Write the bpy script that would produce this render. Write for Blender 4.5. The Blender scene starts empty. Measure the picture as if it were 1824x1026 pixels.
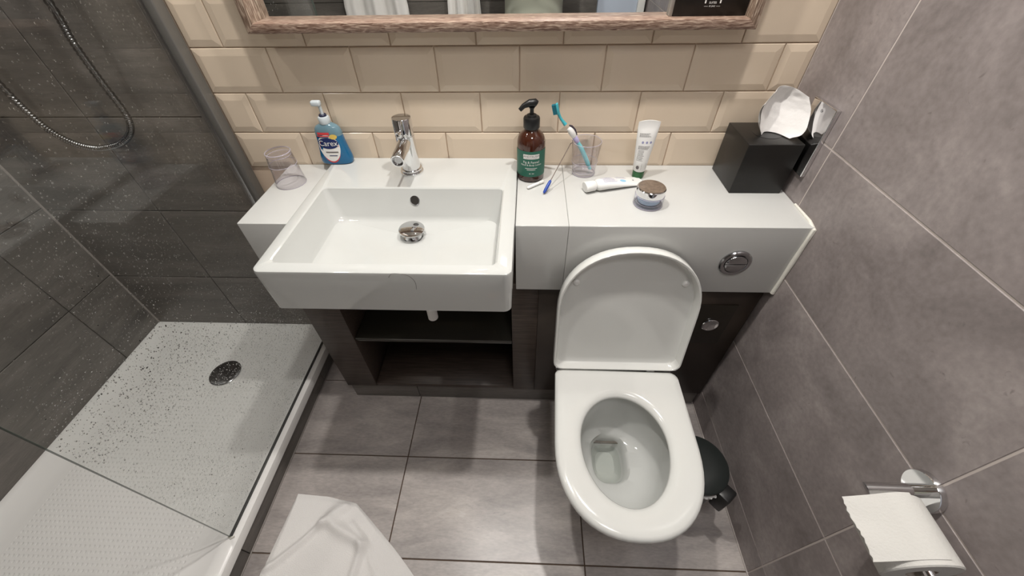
import bpy, bmesh, math, random
from mathutils import Vector, Matrix, noise
random.seed(7)
PI = math.pi
S = bpy.context.scene
C = bpy.context.collection

# ------------------------------------------------------------------ camera, world, lights, exposure
cam_d = bpy.data.cameras.new('camera')
cam = bpy.data.objects.new('camera', cam_d); C.objects.link(cam)
cam_d.sensor_fit = 'HORIZONTAL'; cam_d.sensor_width = 36.0; cam_d.lens = 13.5807
cam_d.clip_start = 0.01; cam_d.clip_end = 50
CAM = Vector((0.02313, -1.0311, 1.38858))
_r = Vector((0.99929003, 0.03453194, -0.0150662))
_u = Vector((-0.01377335, 0.70705024, 0.70702917))
_f = Vector((-0.03506765, 0.70631968, -0.70702388))
cam.matrix_world = Matrix(((_r.x, _u.x, -_f.x, CAM.x), (_r.y, _u.y, -_f.y, CAM.y), (_r.z, _u.z, -_f.z, CAM.z), (0, 0, 0, 1)))
S.camera = cam
world = bpy.data.worlds.new('world'); S.world = world; world.use_nodes = True
world.node_tree.nodes['Background'].inputs[0].default_value = (0.9, 0.93, 1.0, 1)
world.node_tree.nodes['Background'].inputs[1].default_value = 0.15
vs = S.view_settings
vs.view_transform = 'Standard'; vs.look = 'None'; vs.gamma = 1.0; vs.use_curve_mapping = False
vs.exposure = 0.0
ZC = 2.30                                   # ceiling height
LAMPS = [                                   # downlights: x, y, watts
    (-0.23, -0.37, 44.0),
    (0.28, -0.37, 44.0),
    (-1.06, -0.50, 15.0),
]
FILL = (0.20, -1.18, 3.7)                 # added fill lamp, an unseen opal disc behind the camera: x, y, watts

# ------------------------------------------------------------------ materials
def nodes(name):
    m = bpy.data.materials.new(name); m.use_nodes = True
    nt = m.node_tree
    return m, nt, nt.nodes['Principled BSDF']
def srgb(r, g, b):
    f = lambda c: (c / 255 / 12.92) if c / 255 <= 0.04045 else ((c / 255 + 0.055) / 1.055) ** 2.4
    return (f(r), f(g), f(b), 1)
def plain(name, col, rough=0.4, metal=0.0, spec=0.5, coat=0.0, emit=None, trans=0.0, ior=1.45, bump=0.0, bscale=200, var=0.0, vscale=8, sss=0):
    m, nt, p = nodes(name)
    p.inputs['Base Color'].default_value = col
    p.inputs['Roughness'].default_value = rough
    p.inputs['Metallic'].default_value = metal
    p.inputs['Specular IOR Level'].default_value = spec
    p.inputs['Coat Weight'].default_value = coat
    p.inputs['Transmission Weight'].default_value = trans
    p.inputs['IOR'].default_value = ior
    if emit:
        p.inputs['Emission Color'].default_value = emit[0]; p.inputs['Emission Strength'].default_value = emit[1]
    g = nt.nodes.new('ShaderNodeNewGeometry')
    if var:
        n = nt.nodes.new('ShaderNodeTexNoise'); n.inputs['Scale'].default_value = vscale; n.inputs['Detail'].default_value = 5
        nt.links.new(g.outputs['Position'], n.inputs['Vector'])
        r = nt.nodes.new('ShaderNodeValToRGB')
        r.color_ramp.elements[0].position = 0.3; r.color_ramp.elements[1].position = 0.7
        r.color_ramp.elements[0].color = tuple(c * (1 - var) for c in col[:3]) + (1,)
        r.color_ramp.elements[1].color = tuple(min(1, c * (1 + var)) for c in col[:3]) + (1,)
        nt.links.new(n.outputs['Fac'], r.inputs['Fac']); nt.links.new(r.outputs['Color'], p.inputs['Base Color'])
    if bump:
        n = nt.nodes.new('ShaderNodeTexNoise'); n.inputs['Scale'].default_value = bscale; n.inputs['Detail'].default_value = 4
        nt.links.new(g.outputs['Position'], n.inputs['Vector'])
        b = nt.nodes.new('ShaderNodeBump'); b.inputs['Strength'].default_value = bump; b.inputs['Distance'].default_value = 0.002
        nt.links.new(n.outputs['Fac'], b.inputs['Height']); nt.links.new(b.outputs['Normal'], p.inputs['Normal'])
    return m

def stone_tile(name, dark, mid, light, rough=0.42, stretch=(1, 1, 1), scale=5.0):
    """dark cement-look porcelain: cloudy mottling, fine grain and small pits"""
    m, nt, p = nodes(name); L = nt.links.new
    g = nt.nodes.new('ShaderNodeNewGeometry')
    oi = nt.nodes.new('ShaderNodeObjectInfo')
    ofs = nt.nodes.new('ShaderNodeVectorMath'); ofs.operation = 'SCALE'; ofs.inputs[0].default_value = (3.1, 1.7, 2.3)
    L(oi.outputs['Random'], ofs.inputs['Scale'])
    add = nt.nodes.new('ShaderNodeVectorMath'); add.operation = 'ADD'
    L(g.outputs['Position'], add.inputs[0]); L(ofs.outputs['Vector'], add.inputs[1])
    mp = nt.nodes.new('ShaderNodeMapping'); mp.inputs['Scale'].default_value = stretch; L(add.outputs['Vector'], mp.inputs['Vector'])
    n1 = nt.nodes.new('ShaderNodeTexNoise'); n1.inputs['Scale'].default_value = scale; n1.inputs['Detail'].default_value = 9; n1.inputs['Roughness'].default_value = 0.62; n1.inputs['Distortion'].default_value = 0.6
    n2 = nt.nodes.new('ShaderNodeTexNoise'); n2.inputs['Scale'].default_value = 90; n2.inputs['Detail'].default_value = 4
    n3 = nt.nodes.new('ShaderNodeTexNoise'); n3.inputs['Scale'].default_value = 42; n3.inputs['Detail'].default_value = 3; n3.inputs['Distortion'].default_value = 1.5
    for n in (n1, n2, n3): L(mp.outputs['Vector'], n.inputs['Vector'])
    r1 = nt.nodes.new('ShaderNodeValToRGB'); e = r1.color_ramp.elements
    e[0].position = 0.32; e[0].color = dark; e[1].position = 0.70; e[1].color = light
    k = e.new(0.52); k.color = mid
    L(n1.outputs['Fac'], r1.inputs['Fac'])
    mx = nt.nodes.new('ShaderNodeMix'); mx.data_type = 'RGBA'; mx.blend_type = 'OVERLAY'; mx.inputs['Factor'].default_value = 0.35
    L(r1.outputs['Color'], mx.inputs['A']); L(n2.outputs['Color'], mx.inputs['B'])
    bw = nt.nodes.new('ShaderNodeRGBToBW'); L(n2.outputs['Color'], bw.inputs[0]); L(bw.outputs[0], mx.inputs['B'])
    r3 = nt.nodes.new('ShaderNodeValToRGB'); r3.color_ramp.elements[0].position = 0.68; r3.color_ramp.elements[1].position = 0.78
    r3.color_ramp.elements[0].color = (0, 0, 0, 1); r3.color_ramp.elements[1].color = (0.55, 0.55, 0.55, 1)
    L(n3.outputs['Fac'], r3.inputs['Fac'])
    m2 = nt.nodes.new('ShaderNodeMix'); m2.data_type = 'RGBA'; m2.inputs['B'].default_value = tuple(c * 0.7 for c in dark[:3]) + (1,)
    L(r3.outputs['Color'], m2.inputs['Factor']); L(mx.outputs['Result'], m2.inputs['A'])
    L(m2.outputs['Result'], p.inputs['Base Color'])
    p.inputs['Roughness'].default_value = rough
    b = nt.nodes.new('ShaderNodeBump'); b.inputs['Strength'].default_value = 0.12; b.inputs['Distance'].default_value = 0.001
    L(n2.outputs['Fac'], b.inputs['Height']); L(b.outputs['Normal'], p.inputs['Normal'])
    return m

def wood(name, dark, light, scale=(3, 60, 60), rough=0.5, lo=0.35, hi=0.66, bump=0.25, extra=None):
    m, nt, p = nodes(name); L = nt.links.new
    g = nt.nodes.new('ShaderNodeNewGeometry')
    mp = nt.nodes.new('ShaderNodeMapping'); mp.inputs['Scale'].default_value = scale; L(g.outputs['Position'], mp.inputs['Vector'])
    n = nt.nodes.new('ShaderNodeTexNoise'); n.inputs['Scale'].default_value = 5; n.inputs['Detail'].default_value = 8; n.inputs['Distortion'].default_value = 0.8
    L(mp.outputs['Vector'], n.inputs['Vector'])
    r = nt.nodes.new('ShaderNodeValToRGB'); e = r.color_ramp.elements
    e[0].position = lo; e[0].color = dark; e[1].position = hi; e[1].color = light
    if extra: k = e.new(extra[0]); k.color = extra[1]
    L(n.outputs['Fac'], r.inputs['Fac']); L(r.outputs['Color'], p.inputs['Base Color'])
    p.inputs['Roughness'].default_value = rough
    if bump:
        b = nt.nodes.new('ShaderNodeBump'); b.inputs['Strength'].default_value = bump; b.inputs['Distance'].default_value = 0.002
        L(n.outputs['Fac'], b.inputs['Height']); L(b.outputs['Normal'], p.inputs['Normal'])
    return m

def clear_sheet(name, tint, rough=0.0, ior=1.5):
    """thin clear glass or plastic: see-through with a Fresnel reflection"""
    m = bpy.data.materials.new(name); m.use_nodes = True; nt = m.node_tree; nt.nodes.clear()
    o = nt.nodes.new('ShaderNodeOutputMaterial'); mx = nt.nodes.new('ShaderNodeMixShader')
    t = nt.nodes.new('ShaderNodeBsdfTransparent'); t.inputs[0].default_value = tint
    g = nt.nodes.new('ShaderNodeBsdfGlossy'); g.inputs['Roughness'].default_value = rough
    lw = nt.nodes.new('ShaderNodeLayerWeight'); lw.inputs['Blend'].default_value = 0.5
    pw = nt.nodes.new('ShaderNodeMath'); pw.operation = 'POWER'; pw.inputs[1].default_value = 5.0
    r0 = ((ior - 1) / (ior + 1)) ** 2
    f = nt.nodes.new('ShaderNodeMath'); f.operation = 'MULTIPLY_ADD'; f.inputs[1].default_value = 1 - r0; f.inputs[2].default_value = r0
    nt.links.new(lw.outputs['Facing'], pw.inputs[0]); nt.links.new(pw.outputs[0], f.inputs[0])
    nt.links.new(f.outputs[0], mx.inputs[0]); nt.links.new(t.outputs[0], mx.inputs[1]); nt.links.new(g.outputs[0], mx.inputs[2])
    nt.links.new(mx.outputs[0], o.inputs[0])
    return m

M = {}
M['beige'] = plain('beige_glazed_tile', srgb(214, 197, 176), 0.16, var=0.03, vscale=6, bump=0.05, bscale=14)
M['beige_grout'] = plain('beige_grout', srgb(205, 184, 163), 0.8)
M['tile_wall'] = stone_tile('grey_stone_wall_tile', srgb(122, 114, 112), srgb(145, 136, 134), srgb(166, 157, 154))
M['tile_shower'] = stone_tile('dark_shower_tile', srgb(96, 92, 88), srgb(112, 107, 102), srgb(130, 124, 119), rough=0.38, stretch=(0.5, 0.5, 3))
M['tile_floor'] = stone_tile('grey_floor_tile', srgb(154, 147, 144), srgb(178, 170, 166), srgb(202, 194, 188), rough=0.30, stretch=(0.7, 2.2, 1))
M['grout_wall'] = plain('light_grey_grout', srgb(196, 186, 180), 0.85)
M['grout_shower'] = plain('dark_grey_grout', srgb(78, 73, 68), 0.85)
M['grout_floor'] = plain('brown_floor_grout', srgb(92, 76, 64), 0.85)
M['silicone'] = plain('white_silicone', srgb(225, 222, 212), 0.5, bump=0.5, bscale=60)
M['silicone_grey'] = plain('grey_silicone', srgb(150, 143, 138), 0.45)
M['silicone_light'] = plain('light_grey_silicone', srgb(182, 174, 168), 0.5)
M['ceiling'] = plain('white_ceiling_paint', srgb(235, 232, 226), 0.9)
M['ceramic'] = plain('white_ceramic', srgb(198, 199, 196), 0.07, coat=0.3)
M['seat'] = plain('white_seat_plastic', srgb(218, 218, 214), 0.12)
M['counter'] = plain('white_solid_surface', srgb(198, 198, 195), 0.16)
M['tray'] = None
M['chrome'] = plain('polished_chrome', (0.78, 0.78, 0.79, 1), 0.05, metal=1.0)
M['chrome_dark'] = plain('satin_chrome', (0.42, 0.42, 0.43, 1), 0.16, metal=1.0)
M['hose_metal'] = plain('dark_ribbed_chrome', (0.26, 0.26, 0.26, 1), 0.2, metal=1.0)
M['hole'] = plain('dark_opening', srgb(46, 42, 38), 0.5)
M['mirror'] = plain('mirror_silver', (0.86, 0.88, 0.87, 1), 0.0, metal=1.0)
M['dark_wood'] = wood('dark_wenge_wood', srgb(60, 50, 44), srgb(84, 72, 64), scale=(2, 40, 40), rough=0.45, bump=0.1)
M['dark_wood_panel'] = plain('dark_wenge_panel', srgb(58, 49, 42), 0.4, var=0.1, vscale=20)
M['access_dark'] = plain('dark_access_panel', srgb(46, 40, 32), 0.35)
M['frame_h'] = wood('limed_oak_across', srgb(98, 72, 58), srgb(186, 164, 146), scale=(9, 70, 80), rough=0.36, extra=(0.5, srgb(138, 114, 100)))
M['frame_v'] = wood('limed_oak_upright', srgb(92, 74, 60), srgb(190, 174, 156), scale=(80, 70, 8.0), extra=(0.5, srgb(132, 110, 94)))
M['glass'] = clear_sheet('shower_glass', (0.985, 0.992, 0.988, 1), ior=1.5)
M['glass_edge'] = plain('green_glass_edge', srgb(82, 96, 88), 0.1)
M['drop'] = plain('water', (1, 1, 1, 1), 0.0, trans=1.0, ior=1.33)
M['tumbler'] = clear_sheet('clear_plastic', (0.982, 0.972, 0.986, 1), rough=0.02, ior=1.75)
M['tumbler_edge'] = plain('clear_plastic_edge', srgb(206, 200, 212), 0.08); M['tumbler_edge'].node_tree.nodes['Principled BSDF'].inputs['Alpha'].default_value = 0.42
M['shelf'] = plain('smoked_shelf', srgb(58, 56, 50), 0.08, spec=0.7)
M['black'] = plain('black_faux_leather', srgb(24, 22, 20), 0.38, var=0.1, vscale=30)
M['black_plastic'] = plain('black_plastic', srgb(26, 26, 26), 0.35)
M['bin_lid'] = plain('black_bin_lid', srgb(34, 38, 37), 0.33)
M['rubber'] = plain('dark_seal', srgb(52, 52, 50), 0.3, metal=0.4)
M['profile_grey'] = plain('grey_profile', srgb(112, 110, 106), 0.3, metal=0.3)
M['alu'] = plain('grey_aluminium', (0.42, 0.42, 0.43, 1), 0.28, metal=1.0)
M['white_plastic'] = plain('white_plastic', srgb(232, 231, 228), 0.35)
M['grey_card'] = plain('pale_grey_card', srgb(176, 174, 168), 0.6)
M['milky'] = plain('milky_plastic', srgb(196, 204, 208), 0.3)
M['paper'] = plain('white_tissue_paper', srgb(204, 202, 197), 0.9, bump=0.35, bscale=260)
M['soft_tissue'] = plain('soft_white_tissue', srgb(236, 233, 230), 0.9, bump=0.2, bscale=200)
M['cotton'] = plain('white_terry_cotton', srgb(246, 243, 240), 0.95, bump=0.7, bscale=420)
M['amber'] = plain('amber_glass', srgb(62, 30, 18), 0.05, spec=0.6, coat=0.5)
M['green_label'] = plain('green_label', srgb(36, 98, 80), 0.45)
M['white_print'] = plain('white_print', srgb(232, 230, 226), 0.6)
M['grey_print'] = plain('grey_print', srgb(98, 92, 92), 0.6)
M['lilac_print'] = plain('lilac_print', srgb(150, 150, 184), 0.6)
M['blue_print'] = plain('pale_blue_print', srgb(150, 196, 222), 0.6)
M['navy_print'] = plain('navy_print', srgb(24, 40, 92), 0.4)
M['red_print'] = plain('red_print', srgb(206, 62, 66), 0.5)
M['yellow_print'] = plain('yellow_print', srgb(214, 184, 92), 0.5)
M['blue_soap'] = plain('blue_liquid_soap', srgb(2, 96, 142), 0.08, coat=0.5)
M['soap_clear'] = plain('clear_blue_grey_plastic', srgb(104, 134, 146), 0.08, coat=0.5)
M['navy_plastic'] = plain('navy_plastic', srgb(36, 40, 66), 0.35)
M['green_cap'] = plain('green_cap', srgb(38, 94, 52), 0.35)
M['teal'] = plain('teal_plastic', srgb(70, 168, 180), 0.25)
M['teal_pale'] = plain('pale_teal_plastic', srgb(128, 204, 212), 0.3)
M['bristle'] = plain('teal_bristles', srgb(30, 112, 128), 0.7)
M['lilac'] = plain('lilac_grip', srgb(188, 180, 220), 0.35)
M['grip_dark'] = plain('dark_grip', srgb(60, 52, 62), 0.5)
M['blue_grip'] = plain('blue_grip', srgb(44, 74, 160), 0.35)
M['wire'] = plain('dark_wire', srgb(92, 80, 74), 0.35, metal=0.6)
M['brown_lid'] = plain('brushed_brown_lid', srgb(140, 124, 110), 0.32, metal=0.5, var=0.25, vscale=120)
M['cream_blue'] = plain('pale_blue_cream', srgb(186, 206, 226), 0.3)
M['jar_glass'] = clear_sheet('thick_clear_jar', (0.90, 0.91, 0.95, 1), rough=0.02, ior=1.6)
M['hair'] = plain('dark_hair', srgb(70, 58, 52), 0.6)
M['olive'] = plain('pale_olive_cotton', srgb(176, 178, 164), 0.9, bump=0.3, bscale=300)
M['denim'] = plain('dark_blue_denim', srgb(38, 48, 64), 0.9)
M['skin'] = plain('skin', srgb(206, 160, 136), 0.55)
M['door_blue'] = plain('pale_blue_door', srgb(196, 206, 222), 0.5)  # one even pale blue tone for the door leaf
M['lamp_lens'] = plain('lamp_lens', (1, 1, 1, 1), 0.4, emit=((1, 0.95, 0.88, 1), 6.0))
M['water'] = clear_sheet('toilet_water', (0.9, 0.92, 0.9, 1), ior=1.33)
M['slot'] = plain('dark_trap_slot', srgb(104, 98, 90), 0.4)

def tray_material():
    """white acrylic with rows of small anti-slip dimples in the middle"""
    m, nt, p = nodes('white_textured_tray'); L = nt.links.new
    p.inputs['Base Color'].default_value = srgb(244, 242, 239); p.inputs['Roughness'].default_value = 0.22
    g = nt.nodes.new('ShaderNodeNewGeometry')
    mp = nt.nodes.new('ShaderNodeMapping'); mp.inputs['Scale'].default_value = (70, 70, 0); L(g.outputs['Position'], mp.inputs['Vector'])
    v = nt.nodes.new('ShaderNodeTexVoronoi'); v.inputs['Randomness'].default_value = 0.0; v.inputs['Scale'].default_value = 1.0
    L(mp.outputs['Vector'], v.inputs['Vector'])
    r = nt.nodes.new('ShaderNodeValToRGB'); r.color_ramp.elements[0].position = 0.12; r.color_ramp.elements[1].position = 0.3
    L(v.outputs['Distance'], r.inputs['Fac'])
    sx = nt.nodes.new('ShaderNodeSeparateXYZ'); L(g.outputs['Position'], sx.inputs[0])
    mr = nt.nodes.new('ShaderNodeMath'); mr.operation = 'COMPARE'; mr.inputs[1].default_value = -1.18; mr.inputs[2].default_value = 0.27
    L(sx.outputs['X'], mr.inputs[0])
    mu = nt.nodes.new('ShaderNodeMath'); mu.operation = 'MULTIPLY'; L(r.outputs['Color'], mu.inputs[0]); L(mr.outputs[0], mu.inputs[1])
    b = nt.nodes.new('ShaderNodeBump'); b.inputs['Strength'].default_value = 0.55; b.inputs['Distance'].default_value = 0.0015
    L(mu.outputs[0], b.inputs['Height']); L(b.outputs['Normal'], p.inputs['Normal'])
    return m
M['tray'] = tray_material()

# ------------------------------------------------------------------ helpers
ORG = {}
def link(o, parent=None, org=(0, 0, 0)):
    C.objects.link(o)
    ORG[o.name] = Vector(org)
    if parent:
        o.parent = parent
        o.location = Vector(org) - ORG[parent.name]
    else:
        o.location = Vector(org)
    return o
def thing(name, label, cat, loc, group=None):
    o = bpy.data.objects.new(name, None); o.empty_display_size = 0.02
    link(o, None, loc); o['label'] = label; o['category'] = cat
    if group: o['group'] = group
    return o
def tag(o, label=None, cat=None, group=None, kind=None):
    if label: o['label'] = label
    if cat: o['category'] = cat
    if group: o['group'] = group
    if kind: o['kind'] = kind
    return o
def raw(name, verts, faces, mat, parent=None, org=None, smooth=False, angle=40):
    """one mesh object, vertices given in world space"""
    if org is None:
        org = ORG[parent.name] if parent else Vector((0, 0, 0))
    org = Vector(org)
    me = bpy.data.meshes.new(name)
    me.from_pydata([tuple(Vector(v) - org) for v in verts], [], faces)
    me.validate()
    bm = bmesh.new(); bm.from_mesh(me); bmesh.ops.recalc_face_normals(bm, faces=bm.faces)
    if smooth:
        for f in bm.faces: f.smooth = True
        for e in bm.edges:
            if len(e.link_faces) == 2 and e.calc_face_angle(0) > math.radians(angle): e.smooth = False
    bm.to_mesh(me); bm.free()
    me.materials.append(M[mat] if isinstance(mat, str) else mat)
    o = bpy.data.objects.new(name, me)
    return link(o, parent, org)
def from_bm(name, bm, mat, parent=None, org=None, smooth=False, angle=40):
    bm.verts.index_update()
    v = [x.co.copy() for x in bm.verts]; f = [[x.index for x in fc.verts] for fc in bm.faces]
    bm.free()
    return raw(name, v, f, mat, parent, org, smooth, angle)
def box_bm(lo, hi, bev=0.0, seg=2):
    bm = bmesh.new(); bmesh.ops.create_cube(bm, size=1)
    lo = Vector(lo); hi = Vector(hi)
    for v in bm.verts:
        v.co = Vector([(lo[i] + hi[i]) / 2 + v.co[i] * (hi[i] - lo[i]) for i in range(3)])
    if bev: bmesh.ops.bevel(bm, geom=bm.edges[:], offset=bev, segments=seg, profile=0.5, affect='EDGES')
    return bm
def box(name, lo, hi, mat, parent=None, bev=0.0, seg=2, org=None):
    return from_bm(name, box_bm(lo, hi, bev, seg), mat, parent, org, smooth=bev > 0, angle=50)
def loft_data(rings, cap0=True, cap1=True, closed=True):
    n = len(rings[0]); v = [p for r in rings for p in r]; f = []
    for i in range(len(rings) - 1):
        for j in range(n if closed else n - 1):
            a = i * n + j; b = i * n + (j + 1) % n
            f.append([a, b, b + n, a + n])
    if cap0: f.append(list(range(n))[::-1])
    if cap1: f.append([(len(rings) - 1) * n + j for j in range(n)])
    return v, f
def loft(name, rings, mat, parent=None, cap0=True, cap1=True, smooth=True, angle=40, org=None):
    v, f = loft_data(rings, cap0, cap1)
    return raw(name, v, f, mat, parent, org, smooth, angle)
def circ(c, r, axis=Vector((0, 0, 1)), n=40, ry=None, ph=0):
    axis = Vector(axis).normalized()
    a = Vector((1, 0, 0)) if abs(axis.x) < 0.9 else Vector((0, 1, 0))
    t = (a - axis * a.dot(axis)).normalized(); b = axis.cross(t)
    return [Vector(c) + t * (r * math.cos(ph + 2 * PI * i / n)) + b * ((ry or r) * math.sin(ph + 2 * PI * i / n)) for i in range(n)]
def lathe(name, prof, base, mat, parent=None, n=40, axis=(0, 0, 1), cap0=True, cap1=True, angle=35, org=None):
    ax = Vector(axis).normalized()
    return loft(name, [circ(Vector(base) + ax * z, max(r, 1e-4), ax, n) for r, z in prof], mat, parent, cap0, cap1, True, angle, org)
def tube(name, pts, rad, mat, parent=None, n=10, org=None, cap=True):
    pts = [Vector(p) for p in pts]; rings = []
    T = (pts[1] - pts[0]).normalized()
    N = T.orthogonal().normalized()
    for i, p in enumerate(pts):
        t = (pts[min(i + 1, len(pts) - 1)] - pts[max(i - 1, 0)]).normalized()
        N = (N - t * N.dot(t)).normalized(); B = t.cross(N)
        r = rad[i] if isinstance(rad, (list, tuple)) else rad
        rings.append([p + N * (r * math.cos(2 * PI * k / n)) + B * (r * math.sin(2 * PI * k / n)) for k in range(n)])
    return loft(name, rings, mat, parent, cap, cap, True, 60, org)
def spline(ctrl, n=8):
    P = [Vector(p) for p in ctrl]; P = [2 * P[0] - P[1]] + P + [2 * P[-1] - P[-2]]; out = []
    for i in range(1, len(P) - 2):
        for k in range(n):
            t = k / n; a, b, c, d = P[i - 1], P[i], P[i + 1], P[i + 2]
            out.append(0.5 * (2 * b + (c - a) * t + (2 * a - 5 * b + 4 * c - d) * t * t + (3 * b - a - 3 * c + d) * t ** 3))
    out.append(P[-2]); return out
def rrect(x0, x1, y0, y1, r, z, k=6):
    """rounded rectangle ring, 4*(k+1) points"""
    out = []
    for cx, cy, a0 in ((x1 - r, y1 - r, 0), (x0 + r, y1 - r, 90), (x0 + r, y0 + r, 180), (x1 - r, y0 + r, 270)):
        for i in range(k + 1):
            a = math.radians(a0 + 90 * i / k)
            out.append(Vector((cx + r * math.cos(a), cy + r * math.sin(a), z)))
    return out
def text_bm(body, size, fn, extrude=0.0, sub=0):
    """flat lettering as mesh; fn maps (u, v) of the text to a world point"""
    cu = bpy.data.curves.new('lettering', 'FONT'); cu.body = body; cu.size = size; cu.align_x = 'CENTER'; cu.align_y = 'CENTER'
    cu.resolution_u = 3
    o = bpy.data.objects.new('lettering', cu); C.objects.link(o)
    dg = bpy.context.evaluated_depsgraph_get()
    me = bpy.data.meshes.new_from_object(o.evaluated_get(dg))
    bpy.data.objects.remove(o); bpy.data.curves.remove(cu)
    v = [fn(x.co.x, x.co.y) for x in me.vertices]; f = [list(p.vertices) for p in me.polygons]
    bpy.data.meshes.remove(me)
    return v, f
def text(name, body, size, fn, mat, parent):
    v, f = text_bm(body, size, fn)
    return raw(name, v, f, mat, parent)
def patch(name, u0, u1, v0, v1, fn, mat, parent, nu=12, nv=2, shape=None):
    """thin printed patch lying on a surface; fn maps (u, v) to a world point"""
    vv = []; ff = []
    for j in range(nv + 1):
        for i in range(nu + 1):
            u = u0 + (u1 - u0) * i / nu; v = v0 + (v1 - v0) * j / nv
            vv.append(fn(u, v))
    for j in range(nv):
        for i in range(nu):
            a = j * (nu + 1) + i; ff.append([a, a + 1, a + nu + 2, a + nu + 1])
    return raw(name, vv, ff, mat, parent, smooth=True)
def oval(name, cu, cv, ru, rv, fn, mat, parent, n=28, egg=0.0):
    vv = [fn(cu, cv)]; ff = []
    for k in (0.5, 1.0):
        for i in range(n):
            a = 2 * PI * i / n
            vv.append(fn(cu + ru * k * math.cos(a) * (1 + egg * math.sin(a)), cv + rv * k * math.sin(a)))
    for i in range(n):
        j = (i + 1) % n
        ff.append([0, 1 + i, 1 + j]); ff.append([1 + i, 1 + n + i, 1 + n + j, 1 + j])
    return raw(name, vv, ff, mat, parent, smooth=True)

# ------------------------------------------------------------------ the room
W = 0.678; XS = -1.567; YF = -1.70; XG = -0.806
def structure(name, lo, hi, mat):
    o = box(name, lo, hi, mat, org=(lo[0], lo[1], lo[2])); o['kind'] = 'structure'; return o
floor = structure('floor', (XS - 0.1, YF - 0.1, -0.10), (W + 0.1, 0.1, -0.003), 'grout_floor')
wall_back = structure('wall_back', (-0.815, 0.004, -0.003), (W + 0.1, 0.12, ZC + 0.02), 'beige_grout')
wall_shower = structure('wall_shower', (XS - 0.1, 0.004, -0.003), (-0.815, 0.12, ZC + 0.02), 'grout_shower')
wall_right = structure('wall_right', (W + 0.0012, YF - 0.1, -0.003), (W + 0.12, 0.004, ZC + 0.02), 'grout_wall')
wall_left = structure('wall_left', (XS - 0.12, YF - 0.1, -0.003), (XS - 0.003, 0.004, ZC + 0.02), 'grout_shower')
wall_front = structure('wall_front', (XS - 0.003, YF - 0.1, -0.003), (W + 0.003, YF - 0.003, ZC + 0.02), 'grout_shower')
ceiling = structure('ceiling', (XS - 0.003, YF - 0.003, ZC), (W + 0.003, 0.004, ZC + 0.1), 'ceiling')

TC = {}
def flat_tile(parent, mat, axis, at, a0, a1, b0, b1, gap=0.0018, th=0.008, bev=0.0008):
    """a porcelain tile with eased edges; axis = the direction it faces (x+, x-, y-, y+, z+), at = its face"""
    w = round(a1 - a0 - 2 * gap, 4); h = round(b1 - b0 - 2 * gap, 4)
    if w < 0.006 or h < 0.006: return
    key = (mat, axis, w, h)
    if key not in TC:
        F = []; V = []
        def P(a, b, d):
            return {'x-': (d, a, b), 'x+': (-d, a, b), 'y-': (a, d, b), 'y+': (a, -d, b), 'z+': (a, b, -d)}[axis]
        for aa, bb, d in ((0, 0, th), (bev * 0, 0, bev), (bev, bev, 0)):
            V += [P(-w / 2 + aa, -h / 2 + bb, d), P(w / 2 - aa, -h / 2 + bb, d), P(w / 2 - aa, h / 2 - bb, d), P(-w / 2 + aa, h / 2 - bb, d)]
        for k in (0, 4):
            for i in range(4): F.append([k + i, k + (i + 1) % 4, k + 4 + (i + 1) % 4, k + 4 + i])
        F.append([8, 9, 10, 11]); F.append([3, 2, 1, 0])
        me = bpy.data.meshes.new('tile'); me.from_pydata(V, [], F)
        bm = bmesh.new(); bm.from_mesh(me); bmesh.ops.recalc_face_normals(bm, faces=bm.faces); bm.to_mesh(me); bm.free()
        me.materials.append(M[mat]); TC[key] = me
    o = bpy.data.objects.new('tile', TC[key])
    a = (a0 + a1) / 2; b = (b0 + b1) / 2
    p = {'x': (at, a, b), 'y': (a, at, b), 'z': (a, b, at)}[axis[0]]
    return link(o, parent, p)
def grid(parent, mat, axis, at, A, B, jitter=0.0):
    for i in range(len(A) - 1):
        for j in range(len(B) - 1):
            flat_tile(parent, mat, axis, at + random.uniform(-jitter, jitter), A[i], A[i + 1], B[j], B[j + 1])
ZR = [0.0, 0.1015, 0.4032, 0.7033, 1.0002, 1.3002, 1.6002, 1.9002, 2.2002, ZC]
ZS = [0.0, 0.092, 0.392, 0.691, 0.991, 1.291, 1.591, 1.891, 2.191, ZC]
grid(wall_right, 'tile_wall', 'x-', W, [-1.70, -1.394, -0.8001, -0.2083, 0.0], ZR)
grid(wall_shower, 'tile_shower', 'y-', 0.0, [XS, -1.18, -0.815], ZS)
grid(wall_left, 'tile_shower', 'x+', XS, [-1.70, -1.385, -0.787, -0.190, 0.0], [0.0] + [z + 0.009 for z in ZS[1:-1]] + [ZC])
grid(wall_front, 'tile_shower', 'y+', YF, [XS, -0.98, -0.386, 0.209, W], ZS)
grid(floor, 'tile_floor', 'z+', 0.0, [-0.803, -0.3857, 0.2087, W], [-1.70, -1.398, -1.098, -0.7976, -0.4974, -0.1972, 0.0])

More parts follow.
